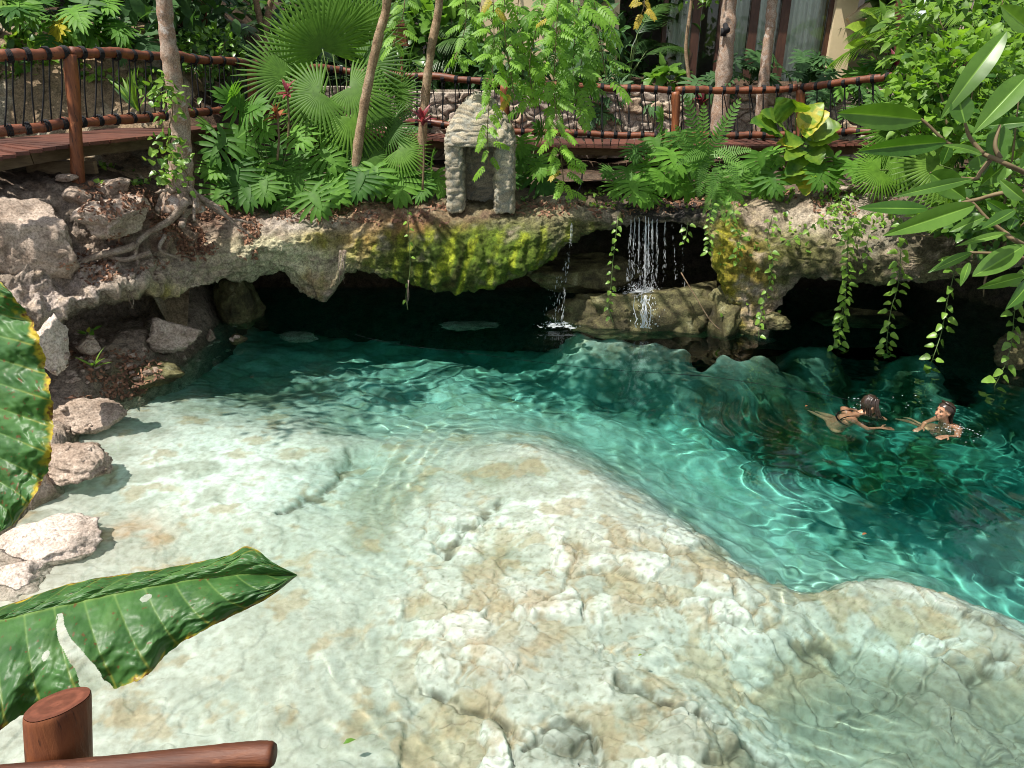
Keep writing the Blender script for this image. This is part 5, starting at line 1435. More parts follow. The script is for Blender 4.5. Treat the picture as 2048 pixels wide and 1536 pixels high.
# small seedlings
leafy('seedling', 'small green seedling growing in the rubble of the left bank', 'plant', bs(182, 672, 8.15), 7, TL['lance'], 'philo', (.10, .16), .4, (.04, .08), ALL, (20, 80), (-10, 50), .05, .004)
leafy('seedling', 'thin grass-like sprout below the seedling on the left bank', 'plant', bs(190, 735, 7.7), 7, TL['sword'], 'bright', (.12, .22), .12, (.02, .05), ALL, (20, 80), (-10, 50), .05, .003)
leafy('spiky_plant', 'pale green sword-leaved rosette behind the left railing ropes', 'plant', bs(278, 225, 11.2), 12, TL['sword'], 'bright', (.4, .6), .14, (.02, .08), ALL, (40, 85), (40, 85), .05, .004)
# ------------------------------------------------------------------ the villa behind
def build_villa():
    Y0 = 17.2
    fl = 3.25; top = 6.4
    X = lambda px: atY(px, 100, Y0)[0]
    root = thing('villa', 'cream villa with tall curtained windows in dark wooden frames', 'building', (X(1500), Y0, fl))
    base = np.array(root.location)
    mst = mplain('cream_stucco', (.62, .50, .32), .85, .2, .06, 3, .004); mfr = mwood('dark_frame_wood', (.03, .012, .008), (.07, .028, .016), (.11, .045, .025), .4, (4, 4, .6))
    mcu, nt, b_ = newmat('sheer_curtain'); b_.inputs['Base Color'].default_value = (.80, .84, .80, 1); b_.inputs['Roughness'].default_value = .9
    mgl, nt, b_ = newmat('window_glass'); nt.nodes.remove(b_)
    fr = nd(nt, 'ShaderNodeFresnel', i_IOR=1.45); tr = nd(nt, 'ShaderNodeBsdfTransparent'); tr.inputs[0].default_value = (.90, .92, .90, 1); gl = nd(nt, 'ShaderNodeBsdfGlossy', i_Roughness=.02); mx = nd(nt, 'ShaderNodeMixShader')
    for i, s_ in enumerate((fr, tr, gl)): lk(nt, s_.outputs[0], mx.inputs[i])
    lk(nt, mx.outputs[0], nt.nodes['Material Output'].inputs[0])
    mb = MB(); x0, x1 = X(1655), X(1697)
    mb.box(((x0 + x1) / 2, Y0 + .25, (fl - 1 + top) / 2), (x1 - x0, .7, top - fl + 1)); mb.build('pillar', mst, root, False, loc=base)
    mb = MB(); xl = X(1235); mb.box(((xl + x0) / 2, Y0 + .3, fl - .45), (x0 - xl - .01, .6, .9)); mb.build('plinth', mst, root, False, loc=base)
    mb = MB(); mb.box((X(1245) - 1.6, Y0 + .3, (fl + top) / 2 - .4), (3.0, .5, top - fl + .8)); mb.build('wall', mst, root, False, loc=base)
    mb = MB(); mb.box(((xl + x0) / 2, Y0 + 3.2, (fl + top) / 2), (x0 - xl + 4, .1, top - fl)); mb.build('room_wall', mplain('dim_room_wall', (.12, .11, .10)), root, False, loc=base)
    mb = MB(); mb.box(((X(1100) + X(1700)) / 2, Y0 + 1.2, top + .12), (X(1700) - X(1100), 3.4, .24)); mb.build('roof', mst, root, False, loc=base)
    edges = [1322, 1388, 1440, 1502, 1562, 1655]
    for k in range(5):
        a, c = X(edges[k]), X(edges[k + 1])
        wn = MB()
        for xx in (a + .045, c - .045): wn.box((xx, Y0 + .08, (fl + top) / 2), (.09, .12, top - fl))
        wn.box(((a + c) / 2, Y0 + .08, fl + .05), (c - a - .182, .115, .10)); wn.box(((a + c) / 2, Y0 + .08, top - .05), (c - a - .182, .115, .10))
        f_ = wn.build('window', mfr, root, False, loc=base)
        g = MB(); g.box(((a + c) / 2, Y0 + .09, (fl + top) / 2), (c - a - .184, .012, top - fl - .204)); p_ = g.build('pane', mgl, f_, False, loc=base); 
        cv = MB(); n = 90; xs = np.linspace(a + .02, c - .02, n); z = np.array([fl + .02, top - .02])
        yy = Y0 + .42 + .05 * np.sin(xs * 42 + k) + .025 * np.sin(xs * 97) + .02 * np.sin(xs * 13)
        gap = .35 if k in (1,) else 1
        ii = np.arange(int(n * gap)) if k != 0 else np.arange(int(n * .3), n)
        cv.grid(np.stack([np.stack([xs[ii], yy[ii], np.full(len(ii), zz)], -1) for zz in z])); cv.build('curtain', mcu, root, loc=base)
    ev = MB(); c = atY(1740, -5, Y0 - .6); ev.box(c + [1.0, .6, .62], (3.2, 2.0, .16), [[.95, 0, -.2], [0, 1, 0], [.2, 0, .95]])
    ev.build('eave', mwood('eave_wood', (.16, .07, .03), (.27, .13, .06), (.34, .18, .09), .5, (1, 6, 6)), root, False, loc=base)
    br = MB(); br.box(atY(1716, 28, Y0 - .1), (.5, .25, .16), [[.8, 0, -.6], [0, 1, 0], [.6, 0, .8]]); br.build('bracket', mst, root, False, loc=base)
    gw = MB(); p = atY(1745, 75, 18.6); gw.box(p + [1.2, 0, -.9], (4.6, .25, 2.6)); tag(gw.build('garden_wall', mst, None, False, loc=p), 'sunlit cream garden wall right of the villa pillar', 'wall')


build_villa()

# spotlight on the thick trunk, garden lamp
p = atY(1450, 58, 14.68); s_ = thing('spotlight', 'small black spotlight strapped to the thick mottled trunk', 'lamp', p)
mb = MB(); mb.tube([p + [0, .02, .07], p + [0, -.08, .0], p + [0, -.17, -.03]], [.045, .05, .055], 12); mb.build('body', M['rope'], s_, loc=p)
mb = MB(); mb.tube([p + [0, .12, -.08], p + [0, .06, -.06], p + [0, .0, 0]], .015, 6); mb.box(p + [0, .08, -.05], (.10, .03, .14)); mb.build('mount', M['rope'], s_, loc=p)
p = atY(803, 128, 13.2); s_ = thing('garden_lamp', 'rusty brown lantern on a thin post behind the small fan palm', 'lamp', p)
mr = mplain('rusty_iron', (.17, .06, .03), .7, .3, .4, 20)
mb = MB(); mb.tube([p - [0, 0, .8], p + [0, 0, .28]], .022, 8); mb.build('post', mr, s_, loc=p)
mb = MB()
for dx in (-.1, .1):
    for dy in (-.1, .1): mb.box(p + [dx, dy, .43], (.03, .03, .30))
mb.box(p + [0, 0, .29], (.26, .26, .03)); mb.box(p + [0, 0, .585], (.27, .27, .03)); mb.box(p + [0, 0, .63], (.16, .16, .06)); mb.build('lantern', mr, s_, False, loc=p)
mb = MB(); mb.box(p + [0, 0, .43], (.15, .15, .26)); mb.build('shade', mplain('amber_glass', (.3, .14, .06), .4), s_, False, loc=p)

# ------------------------------------------------------------------ near post and rail
def build_near_rail():
    D = 1.52
    c = atD(115, 1408, D)
    root = thing('log_post_and_rail', 'varnished log post with slanted cut top and a round rail in the near corner', 'railing', c - [0, 0, 2.3])
    base = np.array(root.location)
    n = 48; th = np.linspace(0, 2 * math.pi, n, endpoint=False); R = .064
    ax = (lambda e: (e - c) / abs(e[2] - c[2]))(atD(124, 1640, D + .10))
    zs = np.concatenate([[0, -.004, -.012], np.linspace(-.03, -2.6, 30)])
    mb = MB(); rows = []
    for k, z in enumerate(zs):
        r = R * ([.965, .99, 1.0][k] if k < 3 else 1.0) * (1 + .012 * np.sin(th * 3 + z * 4) + .008 * np.sin(th * 7 + 1))
        sl = (np.cos(th) * .10 - np.sin(th) * .16) * R * 1.8 * max(0, 1 + z * 10) if z > -.1 else 0
        rows.append(np.stack([c[0] - ax[0] * z + r * np.cos(th), c[1] - ax[1] * z + r * np.sin(th), c[2] + z + sl + 0 * th], -1))
    G_ = np.array(rows); G_ = np.concatenate([G_, G_[:, :1]], 1); mb.grid(G_, flip=True)
    mb.build('post', M['post'], root, loc=base)
    mc, nt, b = newmat('cut_log_end')
    v = opos(nt); sp = nd(nt, 'ShaderNodeVectorMath', operation='LENGTH')
    mp = nd(nt, 'ShaderNodeMapping'); mp.inputs['Scale'].default_value = (1, 1, 0); lk(nt, v, mp.inputs[0]); lk(nt, mp.outputs[0], sp.inputs[0])
    ad = nd(nt, 'ShaderNodeMath', operation='MULTIPLY_ADD', i_1=170.0); lk(nt, sp.outputs['Value'], ad.inputs[0]); lk(nt, noise(nt, 26, 4, .6, v), ad.inputs[2])
    sn = nd(nt, 'ShaderNodeMath', operation='SINE'); lk(nt, ad.outputs[0], sn.inputs[0])
    c1 = ramp(nt, noise(nt, 40, 6, .7, v), [(.3, (.10, .030, .018)), (.7, (.20, .065, .038))])
    lk(nt, mixc(nt, 1.0, c1, ramp(nt, sn.outputs[0], [(.2, (.82, .8, .8)), (.8, (1.1, 1.1, 1.1))]), 'MULTIPLY'), b.inputs['Base Color']); b.inputs['Roughness'].default_value = .45
    rr = [np.stack([c[0] + (G_[0, :, 0] - c[0]) * f_, c[1] + (G_[0, :, 1] - c[1]) * f_, c[2] + (G_[0, :, 2] - c[2]) * f_ + .002], -1) for f_ in (.995, .66, .33, .01)]
    mb = MB(); mb.grid(np.array(rr), flip=True); mb.build('cut_top', mc, root, loc=base)
    # rail: its right end cut square, running off to the left below the frame edge
    P = [atD(548, 1509, D - .02), atD(500, 1510, D - .02), atD(400, 1520, D - .03), atD(250, 1536, D - .04), atD(120, 1548, D - .05), atD(-60, 1562, D - .06), atD(-400, 1590, D - .08)]
    C = curve(P, 10); rr = np.full(len(C), .0265); rr[0] = .022; rr[1] = .025
    mb = MB(); mb.tube(C, rr, 24, .5, .012); mb.build('rail', M['rail_near'], root, loc=base)
    mb = MB(); a = np.linspace(0, 2 * math.pi, 20); q = c + [0, 0, -.125]
    return root


build_near_rail()

# ------------------------------------------------------------------ elephant-ear leaves close to the camera
def big_leaf_mat():
    m, nt, b = newmat('elephant_ear_skin')
    p = gpos(nt)
    c = ramp(nt, noise(nt, 9, 6, .6, p), [(.3, (.022, .075, .018)), (.7, (.065, .165, .040))])
    c = mixc(nt, attr(nt, 'tint'), c, (.16, .26, .07))
    c = mixc(nt, attr(nt, 'Col', 'Color'), c, (.42, .33, .03)) if False else c
    sp = nd(nt, 'ShaderNodeSeparateColor'); lk(nt, attr(nt, 'Col', 'Color'), sp.inputs[0])
    c = mixc(nt, sp.outputs[0], c, (.46, .34, .03)); c = mixc(nt, sp.outputs[1], c, (.13, .055, .02))
    lk(nt, c, b.inputs['Base Color']); b.inputs['Roughness'].default_value = .46; b.inputs['Specular IOR Level'].default_value = .4
    bump(nt, b, noise(nt, 60, 5, .6, p), .25, .003)
    tr = nd(nt, 'ShaderNodeBsdfTranslucent'); lk(nt, mixc(nt, 1.0, c, (1.8, 1.9, .8), 'MULTIPLY'), tr.inputs[0]); mx = nd(nt, 'ShaderNodeMixShader', i_0=.25)
    lk(nt, b.outputs[0], mx.inputs[1]); lk(nt, tr.outputs[0], mx.inputs[2]); lk(nt, mx.outputs[0], nt.nodes['Material Output'].inputs[0])
    return m


def big_leaf(name, parent, base, mid, upper, lower, d_mid, d_up, d_lo, nv, seed, slant=.10, edge_y=.5, holes=(), wavy=1.0):
    """mid/upper/lower: pixel curves from the stalk end to the tip; depths given for each."""
    ns, nt_ = 560, 130
    s = np.linspace(0, 1, ns); r = np.random.default_rng(seed)

    def crv(P):
        C = curve(np.c_[np.array(P, float), np.zeros(len(P))], 14)[:, :2]
        L = np.concatenate([[0], np.cumsum(np.hypot(*np.diff(C, axis=0).T))]); return np.stack([np.interp(s * L[-1], L, C[:, k]) for k in (0, 1)], -1)
    Mi, Up, Lo = crv(mid), crv(upper), crv(lower)
    dm, du, dl = [np.interp(s, np.linspace(0, 1, len(d)), d) for d in (d_mid, d_up, d_lo)]
    mb = MB()
    for side, (E, de) in enumerate(((Up, du), (Lo, dl))):
        t = np.linspace(0, 1, nt_)[:, None]
        jag = (1 + (fbm(np.c_[s * 26, s * 0, s * 0], 4, seed + side) * .035)[None] * t)
        # points slide along the leaf as they leave the midrib, so side veins slant to the tip
        px = Mi[:, 0][None] * (1 - t * jag) + E[:, 0][None] * t * jag; py = Mi[:, 1][None] * (1 - t * jag) + E[:, 1][None] * t * jag
        dep = dm[None] * (1 - t) + de[None] * t - .05 * np.sin(math.pi * t * .9) * (1 if side else .6)
        vp = (s[None] * nv - 1.5 * t)
        fr = vp - np.floor(vp); vein = np.exp(-(np.minimum(fr, 1 - fr) / .035) ** 2)
        q = np.stack([np.broadcast_to(s[None] * nv, px.shape).ravel(), np.broadcast_to(t * 3.2, px.shape).ravel(), np.full(px.size, seed * 3.1 + side)], -1)
        puck = np.abs(np.sin(math.pi * vp)) * .007 * wavy * np.sin(math.pi * np.clip(t * 1.05, 0, 1)) ** .6 + (fbm(q * 1.3, 3, seed) * .005 * wavy).reshape(px.shape) + .022 * wavy * (t ** 3) * np.sin(s[None] * nv * math.pi * 1.0 + 1)
        puck += .0018 * np.sin(t * 38 + np.sin(vp * 6) * 2) * smooth(.4, .7, t) * wavy
        Pt = atD(px, py, dep - puck)
        e = t + 0 * s[None]; nn = fbm(q * np.array([1.6, 1.2, 1]), 4, seed + 7).reshape(px.shape); mb_n = fbm(q * 5, 3, seed + 9).reshape(px.shape)
        yel = smooth(.90 - .4 * (edge_y - .5), 1.0, e + nn * .14 - .03) * smooth(-.35, .1, nn + edge_y - .35)
        yel = np.maximum(yel, .65 * vein * smooth(.5, 1, e) * edge_y)
        brn = smooth(.945, 1.0, e + mb_n * .07) * smooth(-.05, .25, nn) + smooth(.62, .78, mb_n) * .8
        mid_v = np.exp(-(t / .018) ** 2)
        tint = np.clip(vein * .55 * (1 - .4 * t) + mid_v * .9 + .12 * (nn > .3), 0, 1)
        # split holes: cells left out
        i = np.arange(px.size).reshape(px.shape)
        keep = np.ones((nt_ - 1, ns - 1), bool)
        S_, T_ = np.meshgrid((s[1:] + s[:-1]) / 2, np.linspace(0, 1, nt_)[1:])
        for hs, ht0, ht1, hw, sl_, hside in holes:
            if hside == side:
                wob = fbm(np.c_[T_.ravel() * 4, S_.ravel() * 0 + (S_.ravel() > hs) * 3.3, S_.ravel() * 0 + seed], 2, 5).reshape(T_.shape) * .012
                keep &= ~((np.abs(S_ - hs - sl_ * (T_ - ht0) - wob) < hw * (.2 + np.clip((T_ - ht0) / (ht1 - ht0), 0, 1) ** .8 * (1 if ht1 > 1 else np.clip((ht1 - T_) / (ht1 - ht0), 0, 1) * 3))) & (T_ > ht0) & (T_ < ht1))
        Fq = np.stack([i[:-1, :-1], i[:-1, 1:], i[1:, 1:], i[1:, :-1]], -1)[keep]
        col = np.stack([np.clip(yel, 0, 1), np.clip(brn, 0, 1), 0 * yel], -1).reshape(-1, 3)
        mb.add(Pt.reshape(-1, 3), [Fq if side else Fq[:, ::-1]], tint.ravel(), col)
    return mb.build(name, M['ear'], parent, loc=base)


M['ear'] = big_leaf_mat()
eb = np.array([-2.0, 1.6, .1])
ear = thing('elephant_ear_plant', 'elephant-ear plant with huge glossy yellow-edged leaves at the near left', 'plant', eb)
big_leaf('leaf', ear, eb, [(-190, 1290), (0, 1240), (180, 1198), (330, 1168), (460, 1150), (594, 1150)], [(-190, 1262), (0, 1214), (150, 1165), (330, 1136), (450, 1112), (498, 1092), (548, 1126), (594, 1149)],
         [(-330, 1480), (-80, 1490), (60, 1425), (170, 1395), (285, 1356), (345, 1298), (440, 1244), (530, 1200), (594, 1152)], [1.78, 1.85, 1.95, 2.05], [1.86, 1.95, 2.03, 2.05], [1.66, 1.66, 1.76, 1.9, 2.05], 13, 4, holes=[(.40, .08, 1.15, .026, .15, 1), (.40, .42, .52, .008, 0, 1), (.62, .08, .16, .012, 0, 1)])
big_leaf('leaf', ear, eb, [(-120, 500), (-100, 640), (-85, 800), (-60, 950), (-2, 1066)], [(-60, 500), (10, 572), (62, 640), (92, 728), (106, 830), (100, 920), (72, 985), (30, 1046), (0, 1064)],
         [(-300, 520), (-330, 700), (-300, 880), (-180, 1010), (-4, 1068)], [2.0, 2.05, 2.0, 1.95], [1.92, 1.95, 1.93, 1.93, 1.95], [2.2, 2.2, 2.1, 1.95], 12, 9, edge_y=.58, wavy=1.4)
for a, tip_ in ((atD(-190, 1290, 1.78), [-1.75, 1.7, 1.6]), (atD(-120, 500, 2.0), [-2.1, 1.9, 2.4])):
    mb = MB(); mb.tube(curve([eb, np.array(tip_), a], 10), [.03, .014], 10); mb.build('stalk', M['stem'], ear, loc=eb)

# ------------------------------------------------------------------ near branch with long leaves, and its tree
def near_branch():
    mle = mleaf('long_glossy_leaf', (.035, .105, .016), (.20, .36, .07), .34, .45, (1.8, 1.9, .6)); D = 1.55
    root = thing('leafy_tree', 'leafy tree whose near branch of long glossy leaves reaches in from the right', 'tree', (3.3, .9, 1.0))
    base = np.array(root.location)
    T = [T_ribbed(prof(20, .80, .85), .30), T_ribbed(prof(20, .74, .9), .5)]
    Ls = [(1844, 240, 1674, 226, 46), (1894, 284, 1714, 303, 34), (1945, 358, 1784, 394, 20), (1860, 346, 1932, 398, 46), (1857, 418, 1714, 416, 27), (1951, 410, 1764, 472, 38), (2014, 62, 1880, 240, 40), (2056, 150, 1944, 270, 44), (1930, 246, 1912, 178, 38), (2000, 250, 1990, 344, 40),
          (1957, 312, 1966, 352, 34), (1975, 252, 2070, 244, 22), (1971, 433, 1897, 464, 20), (2015, 466, 1910, 493, 14), (1944, 505, 1855, 546, 18), (1938, 525, 1921, 573, 14), (2050, 490, 1944, 553, 40), (2050, 552, 1953, 578, 22), (1965, 310, 1880, 290, 14), (1972, 400, 2040, 440, 18), (2020, 460, 2034, 430, 18),
          (2040, 340, 2090, 300, 40), (1985, 445, 1930, 440, 14), (2045, 530, 2110, 560, 30), (1900, 290, 1884, 330, 20), (2010, 330, 1960, 372, 30), (2048, 400, 2000, 360, 24), (2030, 420, 1960, 460, 22), (2060, 60, 2000, 10, 36), (2070, 210, 2020, 160, 30), (2060, 560, 2010, 620, 26)]
    fo = MB()
    for k, (x0, y0, x1, y1, w_) in enumerate(Ls):
        d = D + U(-.1, .12); A, B = atD(x0, y0, d), atD(x1, y1, d - U(-.06, .08))
        n_ = ray((x0 + x1) / 2, (y0 + y1) / 2); n_ = -n_ / np.linalg.norm(n_)
        place(fo, T[k % 2], A, B, w_ * d / F * 1.12, n_ + np.array([U(-.2, .2), 0, U(-.2, .5)]), U(-.07, .08), U(0, .45))
    fo.build('foliage', mle, root, loc=base)
    bh = MB()
    tw = [[(1800, 226), (1844, 240), (1890, 282), (1930, 300), (1966, 308), (2048, 345), (2200, 420)], [(1932, 396), (1950, 410), (1975, 438), (2010, 465), (2048, 490), (2200, 560)], [(1857, 418), (1900, 412), (1950, 400), (2048, 385), (2200, 420)], [(1860, 346), (1945, 358), (1960, 345), (1980, 320)], [(1940, 505), (2000, 508), (2060, 520), (2200, 560)],
          [(1930, 246), (1940, 275), (1966, 308)], [(2000, 250), (1990, 290), (2000, 318)], [(2060, 60), (2120, 200), (2200, 420)]]
    for t in tw: bh.tube(curve([atD(x, y, D + .02 + max(0, x - 2048) * .003) for x, y in t], 6), np.linspace(.0028, .006, (len(t) - 1) * 6 + 1), 6)
    tip = atD(2200, 490, D + .47)
    bh.tube(curve([tip + [-.02, 0, 0], tip + [.4, -.05, .1], (2.6, .85, 3.4), (3.25, .9, 3.0)], 6), [.008, .05], 8)
    bh.build('branch', M['vinestem'], root, loc=base)
    t = MB(); t.tube(curve([(3.3, .9, .6), (3.3, .9, 2.2), (3.2, .95, 4), (2.9, 1.2, 5.6)], 8), [.16, .09], 12, wob=.03); t.build('trunk', M['bark_brown'], root, loc=base)
    cf, li = MB(), MB()
    for c, r, nc, per in SHADE: crown(cf, li, (2.9, 1.2, 5.6), c, r, nc, per, (.12, .22))
    cf.build('crown', M['canopy'], root, loc=base); li.build('limbs', M['bark_brown'], root, loc=base)


# unseen crown parts added above the frame to shade the pool's right and rear
SHADE = [((.6, 4.5, 7.4), (.9, .5, .5), 12, 38), ((3.9, 4.7, 7.4), (1.75, 1.2, .9), 28, 38), ((1.7, 4.2, 7.3), (1.2, .5, .5), 12, 36), ((4.6, 3.2, 7.0), (1.8, 1.5, .8), 34, 32)]
near_branch()
# ------------------------------------------------------------------ swimmers
def capsule(mb, a, b, ra, rb):
    a = np.asarray(a, float); b = np.asarray(b, float)
    n = max(2, int(np.linalg.norm(b - a) / (min(ra, rb) * .45)) + 1)
    for t in np.linspace(0, 1, n): ball(mb, a + (b - a) * t, ra + (rb - ra) * t)


def _ico(sub):
    bm = bmesh.new(); bmesh.ops.create_icosphere(bm, subdivisions=sub, radius=1); V = np.array([v.co[:] for v in bm.verts]); Fc = np.array([[v.index for v in f.verts] for f in bm.faces]); bm.free()
    return V, Fc


ICO2, ICO3, ICO1 = _ico(2), _ico(3), _ico(1)


def ball(mb, c, r, ico=None):
    V, Fc = ico or ICO2
    mb.add(V * np.asarray(r) + np.asarray(c), [Fc])


msk, nt, b = newmat('warm_skin')  # skin's own warm tone
lk(nt, ramp(nt, noise(nt, 18, 4, .5, gpos(nt)), [(.3, (.42, .20, .115)), (.7, (.56, .29, .175))]), b.inputs['Base Color']); b.inputs['Roughness'].default_value = .32; b.inputs['Subsurface Weight'].default_value = .12; b.inputs['Subsurface Radius'].default_value = (.02, .008, .004)
mha, nt, b = newmat('wet_dark_hair'); lk(nt, ramp(nt, noise(nt, 90, 3, .5, opos(nt, (3, 3, .4))), [(.3, (.012, .008, .006)), (.7, (.05, .030, .02))]), b.inputs['Base Color']); b.inputs['Roughness'].default_value = .3
msw = mplain('black_patterned_swimwear', (.02, .018, .02), .5, .4, .5, 60)
mey = mplain('dark_eye', (.015, .01, .008), .2)
mli = mplain('lips', (.36, .12, .09), .4)


def swimmer(label, px, py, yaw, sc, spec):
    o = thing('person', label, 'person', atZ(px, py, 0.0) - [0, 0, .095])
    o.rotation_euler = (0, 0, yaw); o.scale = (sc, sc, sc)
    mb = MB()
    for a, bb, ra, rb in spec['limbs']: capsule(mb, a, bb, ra, rb)
    H = np.array(spec['head']); pt, tn = spec['nod'], spec['turn']
    cp, sp_, ct, st = math.cos(pt), math.sin(pt), math.cos(tn), math.sin(tn)
    R = np.array([[ct, -st, 0], [st, ct, 0], [0, 0, 1]]) @ np.array([[cp, 0, sp_], [0, 1, 0], [-sp_, 0, cp]])
    hp = lambda v: H + R @ np.asarray(v, float)

    def hb(c, r):
        V, Fc = ICO3; mb.add((V * np.asarray(r) + np.asarray(c)) @ R.T + H, [Fc])
    hb((-.012, 0, .03), (.095, .075, .085)); hb((.02, 0, -.02), (.068, .062, .09)); hb((.048, 0, -.072), (.035, .036, .030)); hb((.0, 0, -.05), (.06, .056, .05))
    for k in range(5): hb((.083 + .005 * k, 0, .012 - .010 * k), (.010 + .0012 * k,) * 3)       # nose
    hb((.078, 0, -.050), (.012, .022, .006)); hb((.076, 0, -.060), (.011, .018, .006))
    for s_ in (-1, 1):
        hb((.066, s_ * .030, .030), (.02, .022, .008)); hb((-.008, s_ * .076, .0), (.020, .010, .030)); hb((.06, s_ * .036, -.02), (.022, .02, .02))
    # hands: palm, four unequal bent fingers, thumb from the side of the palm
    for (wr, d, up, curl) in spec['hands']:
        wr = np.array(wr, float); d = np.array(d, float); d /= np.linalg.norm(d); up = np.array(up, float); sd = np.cross(d, up); sd /= np.linalg.norm(sd); up = np.cross(sd, d)
        for q in (-.028, -.01, .01, .028): capsule(mb, wr + sd * q * .5, wr + d * .085 + sd * q, .014, .012)
        for q, L in ((-.030, .062), (-.010, .076), (.011, .08), (.031, .068)):
            k0 = wr + d * .085 + sd * q; k1 = k0 + (d - up * curl * .5) * L * .55; capsule(mb, k0, k1, .0095, .009); capsule(mb, k1, k1 + (d * .8 - up * curl + sd * q * 1.5) * L * .5, .009, .0075)
        t0 = wr + d * .03 - sd * .032; t1 = t0 + (d * .7 - sd * .75) * .04; capsule(mb, t0, t1, .012, .010); capsule(mb, t1, t1 + (d * .95 - sd * .25) * .032, .010, .008)
    body = wet(mb.build('body', msk, o))
    m_ = body.modifiers.new('one_skin', 'REMESH'); m_.mode = 'VOXEL'; m_.voxel_size = .0062; m_.use_smooth_shade = True
    m2 = body.modifiers.new('soften', 'SMOOTH'); m2.factor = .5; m2.iterations = 4
    hr = MB()
    V, Fc = ICO3; n_ = V.copy(); keep = (V[:, 0] * .75 - V[:, 2] * .9 < .34) & (V[:, 2] > -.62)
    cap = (V * np.array([.109, .090, .100]) * (1 + .03 * np.sin(V[:, 1:2] * 40)) + np.array([-.016, 0, .03])); F2 = Fc[keep[Fc].all(1)]
    hr.add(cap @ R.T + H, [F2])
    for st_ in spec['strands'](hp): hr.tube(curve(st_[0], 6), np.linspace(st_[1], st_[2], (len(st_[0]) - 1) * 6 + 1), 6, .5, .1)
    h_ = hr.build('hair', mha, o)
    for s_ in (-1, 1):
        e = MB(); V, Fc = ICO2; e.add((V * np.array([.008, .013, .007]) + np.array([.0795, s_ * .030, .014])) @ R.T + H, [Fc]); e.build('eye', mey, o)
        e = MB(); e.tube([hp((.083, s_ * .014, .036)), hp((.084, s_ * .032, .042)), hp((.070, s_ * .052, .034))], .004, 6); e.build('eyebrow', mha, o)
    e = MB(); V, Fc = ICO2; e.add((V * np.array([.006, .02, .007]) + np.array([.0865, 0, -.055])) @ R.T + H, [Fc]); e.build('lips', mli, o)
    sw = MB()
    for a, ra in spec['straps']: sw.tube(curve(a, 5), ra, 8)
    sw.build('swimsuit', msw, o)
    return o


def str1(hp):
    r = random.Random(3); out = []
    for k in range(46):
        a = r.uniform(-1.9, 1.9); y = .085 * math.sin(a); x = -.02 - .085 * math.cos(a) if abs(a) < 1.2 else r.uniform(-.04, .05)
        y = max(-.088, min(.088, y)) if abs(a) < 1.2 else math.copysign(.083, a)
        p = hp((x, y, .05)); L = r.uniform(.18, .28); fw = r.uniform(.0, .05)
        out.append(([hp((x * .6, y * .6, .118)), p + [0, 0, .0], p + [fw, y * .2, -L * .55], p + [fw * 1.6 + .01, y * .25, -L]], .013, .003))
    return out


def str2(hp):
    r = random.Random(5); out = []
    for k in range(60):
        a = r.uniform(-1, 1); p = hp((-.05, a * .085, .05)); q = hp((-.085, a * .065, -.06)); e = hp((-.10 - r.uniform(0, .06), -.01 + a * .05, -.19 - r.uniform(0, .12)))
        out.append(([hp((.03, a * .04, .128)), p + R_((-.01, 0, .02)), q, e], .014, .003))
    return out


R_ = lambda v: np.array(v, float)
TORSO = lambda pel, ch, nk: [(pel, ch, .115, .105), (np.add(pel, [0, .06, 0]), np.add(ch, [0, .06, 0]), .085, .08), (np.add(pel, [0, -.06, 0]), np.add(ch, [0, -.06, 0]), .085, .08), (ch, nk, .09, .05)]
# woman, facing right, leaning forward with both arms reaching under the water
L1 = TORSO((-.22, .12, -.47), (-.14, 0, -.14), (-.03, 0, .05)) + [((-.05, 0, .03), (.055, 0, .11), .052, .05)]
for s_ in (-1, 1):
    L1 += [((-.13, s_ * .10, -.03), (-.13, s_ * .165, -.01), .07, .058), ((-.13, s_ * .165, -.01), (.02, s_ * .24, -.14), .05, .038), ((.02, s_ * .24, -.14), (.19, s_ * .14 - .02, -.17), .037, .025),
           ((-.22, .12 + s_ * .085, -.50), (-.14 + s_ * .06, .46, -.70), .085, .058), ((-.14 + s_ * .06, .46, -.70), (-.22 + s_ * .06, .84, -.90), .052, .032), ((-.22 + s_ * .06, .84, -.90), (-.24 + s_ * .06, .98, -1.0), .032, .02)]
swimmer('woman with long wet dark hair over her face swimming towards the girl', 1722, 824, -.12, .97,
        dict(limbs=L1, head=(.085, 0, .185), nod=.32, turn=.1, hands=[((.19, .12, -.17), (1, -.1, -.12), (0, 0, 1), .3), ((.19, -.16, -.17), (1, .05, -.1), (0, 0, 1), .3)], strands=str1,
             straps=[([(-.245, -.07, -.12), (-.215, -.08, -.02), (-.14, -.085, .045), (-.06, -.075, .05)], .009), ([(-.245, .07, -.12), (-.215, .08, -.02), (-.14, .085, .045), (-.06, .075, .05)], .009), ([(-.18, -.165, -.17), (-.24, -.09, -.15), (-.255, 0, -.15), (-.24, .09, -.15), (-.18, .165, -.17)], .012)]))
L2 = TORSO((-.22, -.10, -.43), (-.10, 0, -.10), (-.02, 0, .08)) + [((-.03, 0, .06), (.01, 0, .14), .05, .048)]
for s_ in (-1, 1):
    L2 += [((-.08, s_ * .09, .0), (-.07, s_ * .155, .0), .064, .054), ((-.22, -.10 + s_ * .08, -.46), (-.20 + s_ * .06, -.44, -.68), .08, .055), ((-.20 + s_ * .06, -.44, -.68), (-.26 + s_ * .06, -.80, -.88), .05, .03), ((-.26 + s_ * .06, -.80, -.88), (-.28 + s_ * .06, -.94, -.98), .03, .02)]
L2 += [((-.07, .155, .0), (.02, .25, -.10), .047, .036), ((.02, .25, -.10), (.19, .27, -.01), .035, .024), ((-.07, -.155, .0), (.06, -.2, -.17), .047, .036), ((.06, -.2, -.17), (.20, -.10, -.17), .035, .024)]
